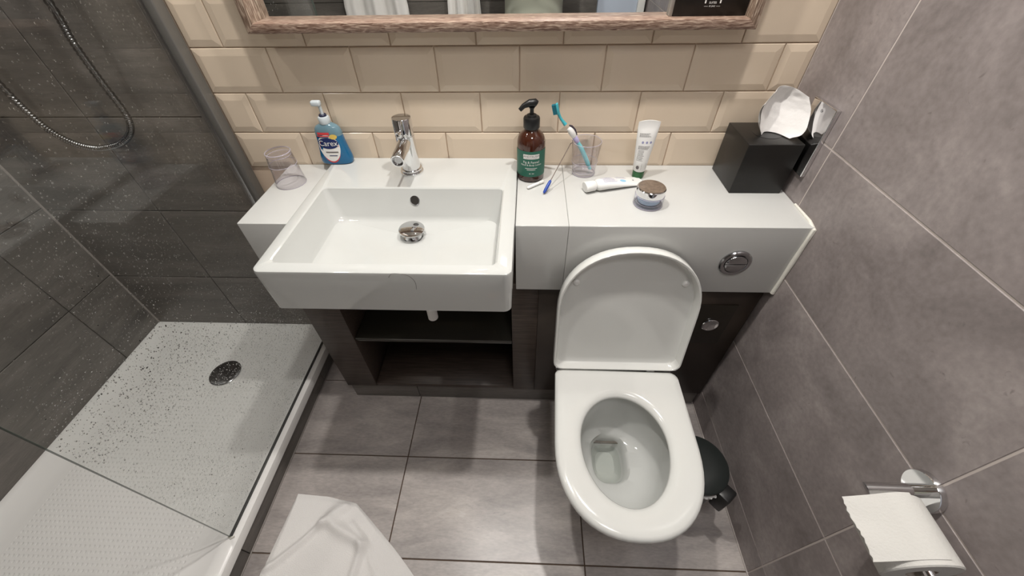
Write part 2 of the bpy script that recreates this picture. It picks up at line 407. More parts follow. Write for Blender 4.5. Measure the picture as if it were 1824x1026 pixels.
# bevelled beige metro tiles
BT = {}
def metro(parent, x0, x1, z0, z1, at=0.0):
    g = 0.0012; w = round(x1 - x0 - 2 * g, 4); h = round(z1 - z0 - 2 * g, 4)
    if w < 0.008: return
    if (w, h) not in BT:
        b = 0.014; bx = min(b, w * 0.35); V = []
        for ox, oz, d in ((0, 0, 0.004), (0, 0, 0.0012), (0.0012, 0.0012, 0.0), (bx, b, -0.0022), (bx + 0.002, b + 0.002, -0.0025)):
            V += [(-w / 2 + ox, d, -h / 2 + oz), (w / 2 - ox, d, -h / 2 + oz), (w / 2 - ox, d, h / 2 - oz), (-w / 2 + ox, d, h / 2 - oz)]
        F = [[k + i, k + (i + 1) % 4, k + 4 + (i + 1) % 4, k + 4 + i] for k in (0, 4, 8, 12) for i in range(4)]
        F += [[16, 17, 18, 19], [3, 2, 1, 0]]
        me = bpy.data.meshes.new('tile'); me.from_pydata(V, [], F)
        bm = bmesh.new(); bm.from_mesh(me); bmesh.ops.recalc_face_normals(bm, faces=bm.faces); bm.to_mesh(me); bm.free()
        me.materials.append(M['beige']); BT[(w, h)] = me
    link(bpy.data.objects.new('tile', BT[(w, h)]), parent, ((x0 + x1) / 2, at, (z0 + z1) / 2))
TW = 0.20159; X0 = 0.00155; ZT = 1.1531
for k in range(-3, 12):
    z0 = ZT + k * 0.102; z1 = min(z0 + 0.102, ZC)
    off = 0.5 if k % 2 == 0 else 0.0
    xs = [-0.789] + [X0 + (n + off) * TW for n in range(-6, 6)]
    xs = sorted(x for x in xs if -0.7891 <= x < W - 0.004) + [W]
    for a, b in zip(xs[:-1], xs[1:]): metro(wall_back, a, b, z0, z1)

# ------------------------------------------------------------------ downlights
for i, (lx, ly, e) in enumerate(LAMPS):
    where = ('above the basin', 'above the toilet', 'over the shower', 'behind the toilet aisle')[i]
    t = thing('downlight', 'round recessed ceiling downlight ' + where, 'lamp', (lx, ly, ZC), 'ceiling downlights')
    lathe('bezel', [(0.030, 0.0), (0.046, 0.0), (0.046, -0.003), (0.040, -0.005), (0.030, -0.004)], (lx, ly, ZC), 'chrome', t, 32)
    lathe('lens', [(0.029, 0.0), (0.029, -0.002), (0.010, -0.0025)], (lx, ly, ZC), 'lamp_lens', t, 24)
    ld = bpy.data.lights.new('downlight_beam', 'SPOT'); ld.energy = e; ld.color = (1.0, 0.965, 0.918)
    ld.spot_size = math.radians(150); ld.spot_blend = 0.9; ld.shadow_soft_size = 0.028
    lo = bpy.data.objects.new('downlight_beam', ld); link(lo, t, (lx, ly, ZC - 0.03))

lx, ly, e = FILL  # unseen lamp added to lift the shadows and front faces
t = thing('fill_lamp', 'round opal fill lamp added on the ceiling behind the camera', 'lamp', (lx, ly, ZC))
lathe('lamp_base', [(0.20, 0.0), (0.20, -0.02), (0.195, -0.022)], (lx, ly, ZC), 'white_plastic', t, 48)
lathe('diffuser', [(0.192, -0.022), (0.19, -0.04), (0.16, -0.052), (0.001, -0.056)], (lx, ly, ZC), 'lamp_lens', t, 48)
ld = bpy.data.lights.new('fill_lamp_light', 'AREA'); ld.shape = 'DISK'; ld.size = 0.36; ld.energy = e; ld.color = (0.96, 0.96, 1.0)
lo = bpy.data.objects.new('fill_lamp_light', ld); link(lo, t, (lx, ly, ZC - 0.060))

# ------------------------------------------------------------------ worktop casing
H = 0.857; D = 0.2956; ZB = 0.647
ct = thing('vanity_counter', 'white boxed vanity counter running from the shower to the right wall', 'counter', (0.0, -0.15, ZB))
def counter_panel(name, x0, x1):
    bm = bmesh.new()
    bm.free()
    return box(name, (x0, -D, ZB), (x1, -0.002, H), 'counter', ct, 0.0022, 3)
counter_panel('counter_panel', -0.667, -0.5272)
counter_panel('counter_panel', -0.0028, 0.1217)
counter_panel('counter_panel', 0.1220, W - 0.0015)

sil = tube('trim_1', [(W - 0.004, -D - 0.001, z) for z in (0.648, 0.70, 0.76, 0.82, 0.852)] + [(W - 0.003, -0.27, 0.858), (W - 0.003, -0.2, 0.858)], [0.006, 0.005, 0.0065, 0.005, 0.0055, 0.004, 0.003], 'silicone', n=8)
sil['kind'] = 'structure'
b2 = tube('trim_2', [(XS + 0.001, -0.001, 0.121), (XS + 0.001, -0.001, 1.2), (XS + 0.001, -0.001, ZC)], 0.0042, 'silicone_grey', n=8); b2['kind'] = 'structure'
b3 = tube('trim_3', [(W - 0.0008, -0.255, 0.0008), (W - 0.0008, -1.0, 0.0008), (W - 0.0008, YF, 0.0008)], 0.0028, 'silicone_light', n=8); b3['kind'] = 'structure'

# ------------------------------------------------------------------ wash basin
BX0, BX1, BY, BZ, BB = -0.527, -0.0035, -0.4835, 0.877, 0.762
bas = thing('wash_basin', 'white rectangular semi-recessed ceramic wash basin jutting from the counter', 'basin', ((BX0 + BX1) / 2, -0.25, BB))
def basin():
    R = []
    k = 8
    R.append(rrect(BX0 + 0.03, BX1 - 0.03, BY + 0.03, -0.004, 0.02, BB, k))
    R.append(rrect(BX0 + 0.008, BX1 - 0.008, BY + 0.006, -0.002, 0.018, BB, k))
    R.append(rrect(BX0 + 0.003, BX1 - 0.003, BY + 0.002, -0.002, 0.017, BB + 0.004, k))
    R.append(rrect(BX0, BX1, BY, -0.002, 0.016, BZ - 0.006, k))
    R.append(rrect(BX0 + 0.0012, BX1 - 0.0012, BY + 0.0012, -0.002, 0.016, BZ - 0.002, k))
    R.append(rrect(BX0 + 0.005, BX1 - 0.005, BY + 0.005, -0.003, 0.014, BZ, k))
    x0, x1, y0, y1 = -0.4995, -0.037, -0.454, -0.165
    R.append(rrect(x0 - 0.003, x1 + 0.003, y0 - 0.003, y1 + 0.003, 0.012, BZ, k))
    R.append(rrect(x0, x1, y0, y1, 0.012, BZ - 0.0025, k))
    R.append(rrect(x0 + 0.001, x1 - 0.001, y0 + 0.001, y1 - 0.001, 0.012, BZ - 0.006, k))
    R.append(rrect(x0 + 0.016, x1 - 0.010, y0 + 0.016, y1 - 0.020, 0.03, 0.806, k))
    R.append(rrect(x0 + 0.022, x1 - 0.014, y0 + 0.024, y1 - 0.026, 0.03, 0.797, k))
    R.append(rrect(x0 + 0.034, x1 - 0.026, y0 + 0.040, y1 - 0.034, 0.03, 0.7935, k))
    dc = Vector((-0.268, -0.243, 0)); base = R[-1]
    def sink(s, z): return [Vector((dc.x + (p.x - dc.x) * s, dc.y + (p.y - dc.y) * s, z)) for p in base]
    R.append(sink(0.55, 0.788)); R.append(sink(0.30, 0.785))
    n = len(base)
    def cring(r, z): return [Vector((dc.x + r * math.cos(a), dc.y + r * math.sin(a), z)) for a in [math.atan2(p.y - dc.y, p.x - dc.x) for p in base]]
    R.append(cring(0.030, 0.7835)); R.append(cring(0.023, 0.780)); R.append(cring(0.021, 0.765))
    return loft('bowl', R, 'ceramic', bas, True, True, True, 33)
basin()
lathe('pop_up_waste', [(0.004, -0.008), (0.023, -0.006), (0.023, -0.004), (0.012, 0.0), (0.012, 0.012), (0.0315, 0.014), (0.033, 0.0165), (0.032, 0.0185), (0.024, 0.0215), (0.001, 0.0225)], (-0.268, -0.243, 0.789), 'chrome', bas, 40, axis=(0.05, -0.05, 1))
ax = Vector((0, -0.93, 0.30)).normalized()
lathe('overflow_hole', [(0.0125, -0.001), (0.0125, 0.0015), (0.0112, 0.002), (0.0105, 0.0012)], (-0.266, -0.1735, 0.846), 'chrome_dark', bas, 28, axis=ax)
lathe('overflow_opening', [(0.0108, 0.0008), (0.0106, 0.0016), (0.001, 0.0014)], (-0.266, -0.1735, 0.846), 'hole', bas, 28, axis=ax)
tube('stray_hair', spline([(-0.2485, -0.4845, 0.8661), (-0.240, -0.4845, 0.876), (-0.2255, -0.4845, 0.8766), (-0.2076, -0.4845, 0.871), (-0.1976, -0.4845, 0.8544), (-0.1986, -0.4845, 0.8339)], 5), 0.0003, 'hair', bas, 5)
wp = lathe('waste_pipe', [(0.011, 0.0), (0.0125, 0.002), (0.0125, 0.10), (0.016, 0.102), (0.016, 0.121)], (-0.211, -0.395, 0.640), 'white_plastic', bas, 20)
lathe('bottle_trap', [(0.02, 0), (0.027, 0.004), (0.027, 0.10), (0.03, 0.103), (0.03, 0.12), (0.018, 0.124), (0.018, 0.20)], (-0.268, -0.20, 0.562), 'white_plastic', bas, 24)

# ------------------------------------------------------------------ mixer tap
TX, TY = -0.2865, -0.081
tap = thing('mixer_tap', 'chrome cylindrical mixer tap standing on the basin deck', 'tap', (TX, TY, BZ))
lathe('base_ring', [(0.030, 0), (0.0305, 0.002), (0.030, 0.005), (0.026, 0.0065), (0.0245, 0.0065), (0.0245, 0.009), (0.0275, 0.010), (0.0275, 0.0125), (0.024, 0.0135)], (TX, TY, BZ), 'chrome', tap, 40)
lathe('body', [(0.0238, 0.012), (0.0238, 0.1005), (0.0228, 0.101), (0.0228, 0.102)], (TX, TY, BZ), 'chrome', tap, 48)
hd = lathe('lever_head', [(0.0238, 0.1022), (0.0238, 0.143), (0.0228, 0.1445), (0.001, 0.145)], (TX, TY, BZ), 'chrome', tap, 48)
lathe('lever_pin', [(0.0052, 0.0), (0.0055, 0.026), (0.0045, 0.028), (0.0022, 0.0275), (0.002, 0.024)], (TX - 0.002, TY - 0.018, BZ + 0.117), 'chrome', hd, 20, axis=(-0.08, -1, 0.10))
sd = Vector((-0.02, -1.0, -0.16)).normalized()
sp = lathe('spout', [(0.0165, 0.0), (0.0165, 0.083), (0.0155, 0.085), (0.0135, 0.085), (0.0135, 0.080)], (TX, TY - 0.006, BZ + 0.088), 'chrome', tap, 40, axis=sd)
lathe('aerator', [(0.0135, 0.0), (0.0135, 0.003), (0.010, 0.004), (0.009, 0.0025), (0.001, 0.0025)], Vector((TX, TY - 0.006, BZ + 0.088)) + sd * 0.078, 'chrome_dark', sp, 28, axis=sd)

# ------------------------------------------------------------------ vanity cabinet under the counter
CY = -0.272
cab = thing('vanity_cabinet', 'dark wenge wood vanity cabinet with open shelves below the basin', 'cabinet', (0, CY, 0))
box('side_panel', (-0.650, CY, 0.0905), (-0.537, -0.03, ZB - 0.001), 'dark_wood', cab, 0.0008, 1)
box('side_panel', (-0.0175, CY, 0.0905), (0.06, -0.03, ZB - 0.001), 'dark_wood', cab, 0.0008, 1)
box('front_panel', (0.0605, CY, 0.0905), (W - 0.004, CY + 0.02, ZB - 0.001), 'dark_wood_panel', cab, 0.0008, 1)
box('back_panel', (-0.536, -0.03, 0.0905), (-0.0185, -0.012, ZB - 0.001), 'dark_wood_panel', cab)
box('bottom_panel', (-0.536, CY + 0.002, 0.0905), (-0.0185, -0.031, 0.108), 'dark_wood', cab, 0.0008, 1)
box('shelf', (-0.5355, CY + 0.004, 0.366), (-0.019, -0.031, 0.3815), 'shelf', cab, 0.001, 2)
acc = box('access_panel', (0.50, CY - 0.0045, 0.40), (0.625, CY - 0.0003, 0.575), 'access_dark', cab, 0.001, 2)
rg = lathe('finger_ring', [(0.0205, 0.0), (0.024, 0.0005), (0.0245, 0.004), (0.0225, 0.0055), (0.019, 0.0045), (0.012, 0.0025), (0.001, 0.0018)], (0.571, CY - 0.0045, 0.492), 'chrome', acc, 32, axis=(0, -1, 0))
pl = box('plinth', (-0.6445, -0.2545, 0.0), (W - 0.004, -0.235, 0.0895), 'grout_floor', cab)
for a, b in ((-0.6455, -0.3885), (-0.3885, 0.2087), (0.2087, W - 0.004)):
    flat_tile(pl, 'tile_shower', 'y-', -0.2625, a, b, 0.0, 0.0900, gap=0.001)

# ------------------------------------------------------------------ toilet (seat slightly askew)
HX, HY = 0.2865, -0.397
toi = thing('toilet', 'white back-to-wall toilet with the seat down and lid raised', 'toilet', (HX, -0.5, 0))
def dshape(hw, vb, vf, z, ang=0.0, vc=None, n=56, ox=0.0, bulge=0.0, pw=2.25):
    """D outline: straight back at v=vb, rounded front at v=vf; v points to the camera"""
    vc = vc if vc is not None else vb + (vf - vb) * 0.52
    pts = []
    m = n // 2
    for i in range(m + 1):                    # front arc from right to left
        a = PI * i / m
        ca, sa = math.cos(a), math.sin(a)
        pts.append((hw * math.copysign(abs(ca) ** (2 / pw), ca), vc + (vf - vc) * abs(sa) ** (2 / pw)))
    q = n - m - 1
    rc = min(0.022, hw * 0.3)
    back = [(-hw + bulge * 0.5, vc - (vc - vb) * 0.5), (-hw + bulge, vb + rc)]
    for i in range(5):
        a = PI + PI / 2 * i / 4
        back.append((-hw + bulge + rc + rc * math.cos(a), vb + rc + rc * math.sin(a)))
    half = back
    mid = []
    nm = q - 2 * len(half)
    for i in range(nm):
        t = (i + 1) / (nm + 1)
        mid.append(((-hw + bulge + rc) * (1 - 2 * t), vb))
    pts += half + mid + [(-x, v) for x, v in reversed(half)]
    out = []
    for x, v in pts:
        c, s = math.cos(ang), math.sin(ang)
        out.append(Vector((HX + ox + x * c - v * s, HY - (v * c + x * s), z)))
    return out
def egg(hw, v0, v1, z, ang=0.0, n=56, cx=0.0, pw=2.0):
    """egg outline of the opening, sampled by angle in the same sense as dshape"""
    vm = v0 + (v1 - v0) * 0.46; out = []
    m = n // 2
    for i in range(n):
        if i <= m: a = PI * i / m
        else: a = PI + PI * (i - m) / (n - m)
        ca, sa = math.cos(a), math.sin(a); ca = math.copysign(abs(ca) ** (2 / pw), ca); sa = math.copysign(abs(sa) ** (2 / pw), sa)
        x = hw * ca; v = vm + ((v1 - vm) if sa >= 0 else (vm - v0)) * sa
        c, s = math.cos(ang), math.sin(ang)
        x += cx
        out.append(Vector((HX + x * c - v * s, HY - (v * c + x * s), z)))
    return out
TA = math.radians(1.6)
def make_bowl():
    vb = -(0.397 - 0.2735) + 0.0
    R = [dshape(0.098, vb, 0.215, 0.0, TA * 0, n=56), dshape(0.104, vb, 0.225, 0.012, n=56), dshape(0.106, vb, 0.235, 0.10), dshape(0.120, vb, 0.285, 0.20),
         dshape(0.142, vb, 0.345, 0.29), dshape(0.160, vb, 0.388, 0.35), dshape(0.168, vb, 0.404, 0.385), dshape(0.168, vb, 0.405, 0.398), dshape(0.164, vb + 0.001, 0.401, 0.402)]
    e = [egg(0.126, 0.062, 0.372, 0.402), egg(0.123, 0.066, 0.369, 0.398), egg(0.123, 0.066, 0.369, 0.372), egg(0.120, 0.070, 0.366, 0.35), egg(0.112, 0.080, 0.352, 0.30), egg(0.098, 0.092, 0.320, 0.262), egg(0.078, 0.105, 0.280, 0.246),
         egg(0.056, 0.110, 0.255, 0.240, cx=-0.012, pw=2.6), egg(0.049, 0.114, 0.246, 0.230, cx=-0.013, pw=3.0), egg(0.045, 0.117, 0.238, 0.205, cx=-0.013, pw=3.0), egg(0.040, 0.120, 0.228, 0.175, cx=-0.013, pw=3.0), egg(0.028, 0.130, 0.205, 0.160, cx=-0.013, pw=3.0)]
    return loft('bowl', R + e, 'ceramic', toi, True, True, True, 42)
make_bowl()
raw('water', egg(0.0420, 0.119, 0.231, 0.187, cx=-0.013, pw=3.0), [list(range(56))], 'water', toi)
box('trap_slot', (HX - 0.052, -0.524, 0.213), (HX + 0.026, -0.5165, 0.2185), 'slot', toi, 0.002, 2)  # dark bar stands in for the dark of the trap opening
SZ = 0.431
def make_seat():
    A = lambda i, z: dshape(0.1785 - i, 0.002 + i, 0.4285 - i, z, TA, bulge=0.004)
    B = lambda i, z: egg(0.108 + i, 0.086 - i, 0.362 + i, z, TA, cx=-0.003)
    R = [A(0.004, 0.408), A(0.0005, 0.411), A(0, 0.420), A(0.003, 0.428), A(0.010, SZ), A(0.022, SZ + 0.0005),
         B(0.022, SZ - 0.0005), B(0.010, SZ - 0.004), B(0.003, SZ - 0.009), B(0, SZ - 0.014), B(0.003, 0.409), B(0.03, 0.408)]
    v, f = loft_data(R + [R[0]], False, False)
    return raw('seat', v, f, 'seat', toi, smooth=True, angle=60)
make_seat()
# raised lid: a shallow shell leaning on the counter front
LT = math.atan2(0.068, 0.39)
def lidp(x, v, d):
    """x across, v up along the lid, d towards the camera"""
    up = Vector((0, math.sin(LT), math.cos(LT))); out = Vector((0, -math.cos(LT), math.sin(LT)))
    return Vector((HX - 0.002 + x, HY + 0.006, SZ + 0.004)) + up * v + out * d
def lid_ring(ins, d, n=56):
    P = dshape(0.179 - ins, 0.0 + ins * 0.5, 0.386 - ins, 0, 0, bulge=0.0)
    return [lidp(p.x - HX, -(p.y - HY), d) for p in P]
lid = loft('lid', [lid_ring(0.012, -0.018), lid_ring(0.004, -0.0165), lid_ring(0.0, -0.011), lid_ring(0.0, 0.014), lid_ring(0.0015, 0.016), lid_ring(0.005, 0.0155), lid_ring(0.007, 0.012), lid_ring(0.011, -0.007), lid_ring(0.016, -0.0095), lid_ring(0.05, -0.010)], 'seat', toi, True, True, True, 50)
for s in (-1, 1):
    lathe('buffer', [(0.0085, 0), (0.0085, 0.004), (0.005, 0.0075), (0.001, 0.008)], lidp(s * 0.134, 0.285, -0.0098), 'white_plastic', lid, 20, axis=(0, -math.cos(LT), math.sin(LT)))
lathe('hinge_bar', [(0.0065, 0.0), (0.0065, 0.318)], (HX - 0.159, HY + 0.006, SZ - 0.001), 'seat', toi, 16, axis=(1, 0, 0))
for s in (-1, 1):
    lathe('hinge_knuckle', [(0.008, 0.0), (0.008, 0.014)], (HX + s * 0.1655 - 0.007, HY + 0.006, SZ - 0.001), 'chrome', toi, 20, axis=(1, 0, 0))
    box('hinge_post', (HX + s * 0.1 - 0.012, HY - 0.004, 0.403), (HX + s * 0.1 + 0.012, HY + 0.018, 0.426), 'chrome', toi, 0.002, 2)

# ------------------------------------------------------------------ flush button
fb = thing('flush_button', 'round chrome dual flush button on the counter front', 'flush button', (0.538, -D, 0.751))
lathe('ring', [(0.038, 0.0), (0.038, 0.003), (0.0355, 0.006), (0.031, 0.0068), (0.028, 0.0055), (0.0275, 0.002), (0.001, 0.002)], (0.538, -D - 0.0002, 0.751), 'chrome_dark', fb, 48, axis=(0, -1, 0))
def half_button(sgn):
    n = 22; R = []
    for ins, d in ((0.0, 0.002), (0.0, 0.006), (0.0015, 0.0075), (0.008, 0.0085)):
        r = 0.0262 - ins; ring = []
        for i in range(n + 1):
            a = PI * i / n
            ring.append(Vector((0.538 + r * math.cos(a), -D - 0.0002 - d, 0.751 + sgn * (0.0006 + max(ins, 0) * 0.6 + r * 0.97 * math.sin(a)))))
        R.append(ring)
    return loft('button_half', R, 'chrome_dark', fb, True, True, True, 40)
half_button(1); half_button(-1)

# ------------------------------------------------------------------ shower tray
tr = thing('shower_tray', 'low white shower tray with dimpled floor and round waste', 'shower tray', (-1.18, -0.85, 0))
def make_tray():
    x0, x1, y0, y1 = XS + 0.001, -0.782, -1.69, -0.001
    k = 6
    R = [rrect(x0, x1 - 0.004, y0, y1, 0.006, 0.082, k), rrect(x0, x1 - 0.001, y0, y1, 0.006, 0.085, k), rrect(x0, x1, y0, y1, 0.006, 0.109, k), rrect(x0, x1 - 0.003, y0, y1, 0.006, 0.118, k), rrect(x0, x1 - 0.012, y0, y1, 0.006, 0.121, k),
         rrect(x0 + 0.012, x1 - 0.040, y0 + 0.01, y1 - 0.012, 0.012, 0.121, k), rrect(x0 + 0.02, x1 - 0.050, y0 + 0.02, y1 - 0.02, 0.016, 0.117, k), rrect(x0 + 0.075, x1 - 0.10, y0 + 0.08, y1 - 0.075, 0.03, 0.1045, k), rrect(x0 + 0.10, x1 - 0.125, y0 + 0.10, y1 - 0.10, 0.03, 0.1035, k)]
    return loft('tray', R, 'tray', tr, True, True, True, 30)
make_tray()
kb = box('kerb', (XS + 0.002, -1.69, 0.0), (-0.808, -0.001, 0.0815), 'grout_shower', tr)
for a, b in ((-1.69, -1.398), (-1.398, -0.80), (-0.80, -0.20), (-0.20, -0.002)):
    flat_tile(kb, 'tile_shower', 'x+', -0.801, a, b, 0.0, 0.0818, gap=0.001, th=0.0065)
lathe('waste_cover', [(0.052, 0.0), (0.056, 0.001), (0.056, 0.004), (0.050, 0.007), (0.03, 0.009), (0.001, 0.0095)], (-1.142, -0.240, 0.1036), 'chrome_dark', tr, 44)
bead = box('floor_bead', (-0.8008, -1.69, 0.0), (-0.7965, -0.003, 0.004), 'silicone_grey', tr, 0.001, 1)

# ------------------------------------------------------------------ shower screen
YG = -0.783; GT = 2.0
ss = thing('shower_screen', 'clear glass shower screen covered with water droplets', 'shower screen', (XG, -0.4, 0.121))
box('glass_panel', (XG - 0.004, YG, 0.124), (XG + 0.004, -0.012, GT), 'glass', ss)
box('glass_edge_strip', (XG - 0.0038, YG - 0.0006, 0.124), (XG + 0.0038, YG - 0.0001, GT), 'glass_edge', ss)
pr = box('wall_profile', (XG - 0.022, -0.030, 0.122), (XG - 0.006, -0.0015, GT), 'alu', ss, 0.002, 2)
box('profile_lip', (XG - 0.004, -0.036, 0.1225), (XG + 0.018, -0.0015, GT), 'profile_grey', ss, 0.003, 2)
box('clamp_strip', (XG - 0.030, -0.0225, 0.1225), (XG - 0.0225, -0.0015, GT), 'chrome', ss, 0.002, 2)
box('bottom_seal', (XG - 0.0045, YG + 0.002, 0.1212), (XG + 0.0045, -0.037, 0.1250), 'rubber', ss, 0.0015, 2)
tube('seal_end', [(XG - 0.006, YG + 0.001, 0.1235), (XG + 0.002, YG - 0.004, 0.1235), (XG + 0.011, YG + 0.001, 0.1235)], 0.0025, 'silicone', ss, 8)
def droplets():
    V = []; F = []
    rng = random.Random(3)
    n = 0
    while n < 17000:
        y = -0.04 - rng.random() * 0.735; z = 0.135 + rng.random() ** 1.15 * 1.25
        if noise.noise(Vector((y * 6, z * 5, 1.3))) < -0.12 and rng.random() < 0.55: continue
        if rng.random() > 1.15 - 0.55 * (z - 0.13): continue
        r = 0.0006 + 0.0012 * rng.random() ** 3
        el = 1.0 + (0.8 * rng.random() if rng.random() < 0.3 else 0)
        x = XG - 0.0041; b = len(V); m = 7
        for i in range(m):
            a = 2 * PI * i / m + rng.random() * 0.3
            V.append((x, y + r * math.cos(a), z + r * el * math.sin(a)))
        for i in range(m):
            a = 2 * PI * i / m
            V.append((x - r * 0.5, y + r * 0.65 * math.cos(a), z + r * el * 0.65 * math.sin(a)))
        V.append((x - r * 0.72, y, z - r * 0.1))
        for i in range(m):
            j = (i + 1) % m
            F.append([b + i, b + j, b + m + j, b + m + i]); F.append([b + m + i, b + m + j, b + 2 * m])
        F.append([b + i for i in range(m)][::-1])
        n += 1
    o = raw('water_droplets', V, F, 'drop', ss, smooth=True, angle=80); o['kind'] = 'stuff'
    return o
droplets()

# ------------------------------------------------------------------ shower hose
hp = spline([(-1.00, -0.05, 1.9), (-1.0, -0.05, 1.5), (-1.003, -0.05, 1.2554), (-1.0127, -0.05, 1.178), (-1.012, -0.05, 1.096), (-1.0085, -0.05, 1.016), (-1.03, -0.05, 0.972), (-1.078, -0.05, 0.942), (-1.129, -0.05, 0.929), (-1.170, -0.05, 0.928), (-1.2145, -0.05, 0.9425), (-1.249, -0.05, 0.975), (-1.266, -0.05, 1.024), (-1.275, -0.05, 1.09), (-1.28, -0.05, 1.25), (-1.28, -0.045, 1.42), (-1.28, -0.025, 1.46), (-1.28, -0.004, 1.47)], 26)
ho = thing('shower_hose', 'ribbed chrome shower hose hanging in a loop behind the glass', 'shower hose', (-1.15, -0.05, 0.92))
tube('hose', hp, [0.0082 if (i % 3) else 0.0064 for i in range(len(hp))], 'hose_metal', ho, 10)
lathe('wall_outlet', [(0.026, 0), (0.026, 0.004), (0.012, 0.008), (0.012, 0.02)], (-1.28, -0.0005, 1.47), 'chrome', ho, 28, axis=(0, -1, 0))
lathe('handset', [(0.010, 0), (0.012, 0.02), (0.013, 0.14), (0.045, 0.16), (0.05, 0.175), (0.04, 0.18)], (-1.0, -0.05, 1.895), 'chrome', ho, 28, axis=(0, -0.25, 1))
box('handset_bracket', (-1.016, -0.04, 1.90), (-0.984, -0.0005, 1.93), 'chrome', ho, 0.004, 2)

# ------------------------------------------------------------------ mirror
mr = thing('wall_mirror', 'large mirror in a limed oak frame on the beige tiles', 'mirror', (-0.05, 0, 1.19))
FX0, FX1, FZ0, FZ1, FT = -0.598, 0.502, 1.190, 2.03, 0.052
MY = -0.012
def rail(name, outer, inner, z_or_x, mat):
    pass
def frame_piece(a, b, c, d, mat):
    """mitred rail: a,b outer corners, c,d inner corners (x, z); shallow step on the inner side"""
    V = []; F = []
    for (x, z) in (a, b, c, d): V.append((x, -0.0042, z))
    for (x, z) in (a, b, c, d): V.append((x, -FT, z))
    F = [[0, 1, 2, 3], [4, 7, 6, 5], [0, 4, 5, 1], [1, 5, 6, 2], [2, 6, 7, 3], [3, 7, 4, 0]]
    bm = bmesh.new()
    vs = [bm.verts.new(v) for v in V]
    for f in F: bm.faces.new([vs[i] for i in f])
    bmesh.ops.recalc_face_normals(bm, faces=bm.faces)
    es = [e for e in bm.edges if abs(e.verts[0].co.y + FT) < 1e-5 and abs(e.verts[1].co.y + FT) < 1e-5 and (abs((e.verts[0].co - e.verts[1].co).length) > 0.3)]
    bmesh.ops.bevel(bm, geom=es, offset=0.0022, segments=2, profile=0.5, affect='EDGES')
    return from_bm('frame_rail', bm, mat, mr, smooth=True, angle=30)
fw = 0.0195
O = [(FX0, FZ0), (FX1, FZ0), (FX1, FZ1), (FX0, FZ1)]
I = [(FX0 + fw, FZ0 + fw), (FX1 - fw, FZ0 + fw), (FX1 - fw, FZ1 - fw), (FX0 + fw, FZ1 - fw)]
frame_piece(O[0], O[1], I[1], I[0], 'frame_h'); frame_piece(O[1], O[2], I[2], I[1], 'frame_v')
frame_piece(O[2], O[3], I[3], I[2], 'frame_h'); frame_piece(O[3], O[0], I[0], I[3], 'frame_v')
box('mirror_glass', (FX0 + fw, MY, FZ0 + fw), (FX1 - fw, -0.0045, FZ1 - fw), 'mirror', mr)

# black card standing on the frame ledge
cd = thing('printed_card', 'black card with a white arch emblem standing on the mirror frame', 'card', (0.41, -0.02, FZ0 + fw))
def cardp(u, v, d=0.0): return Vector((0.4065 + u, -0.0245 - d + v * 0.05, FZ0 + fw + 0.0004 + v))
box('card', (0.329, -0.024, FZ0 + fw + 0.0003), (0.481, -0.0125, FZ0 + fw + 0.19), 'black', cd, 0.0005, 1)
box('card_edge', (0.3215, -0.0225, FZ0 + fw + 0.0003), (0.3287, -0.0125, FZ0 + fw + 0.19), 'grey_card', cd, 0.0005, 1)
def cf(u, v): return Vector((0.4065 + u, -0.0243, FZ0 + fw + v))
text('lettering', 'SUITES', 0.0052, lambda u, v: cf(u, v + 0.0235 + 0.000), 'white_print', cd)
text('lettering', 'BY JAKE', 0.0036, lambda u, v: cf(u, v + 0.0175), 'white_print', cd)
patch('rule', -0.0165, -0.0085, 0.0172, 0.0176, cf, 'white_print', cd, 1, 1); patch('rule', 0.0085, 0.0165, 0.0172, 0.0176, cf, 'white_print', cd, 1, 1)
def arch_band(r0, r1, a0, a1, cz, nm):
    V = []; F = []; n = 18
    for i in range(n + 1):
        a = math.radians(a0 + (a1 - a0) * i / n)
        for r in (r0, r1): V.append(cf(r * math.cos(a), cz + r * math.sin(a)))
    for i in range(n): F.append([2 * i, 2 * i + 1, 2 * i + 3, 2 * i + 2])
    raw(nm, V, F, 'white_print', cd)
arch_band(0.0250, 0.0262, 52, 128, 0.0075, 'emblem_arc')
for s in (-1, 1):
    a, b = sorted((s * 0.0140, s * 0.0168)); patch('emblem_post', a, b, 0.0225, 0.050, cf, 'white_print', cd, 1, 1)
arch_band(0.014, 0.0168, 0, 180, 0.050, 'emblem_arch')

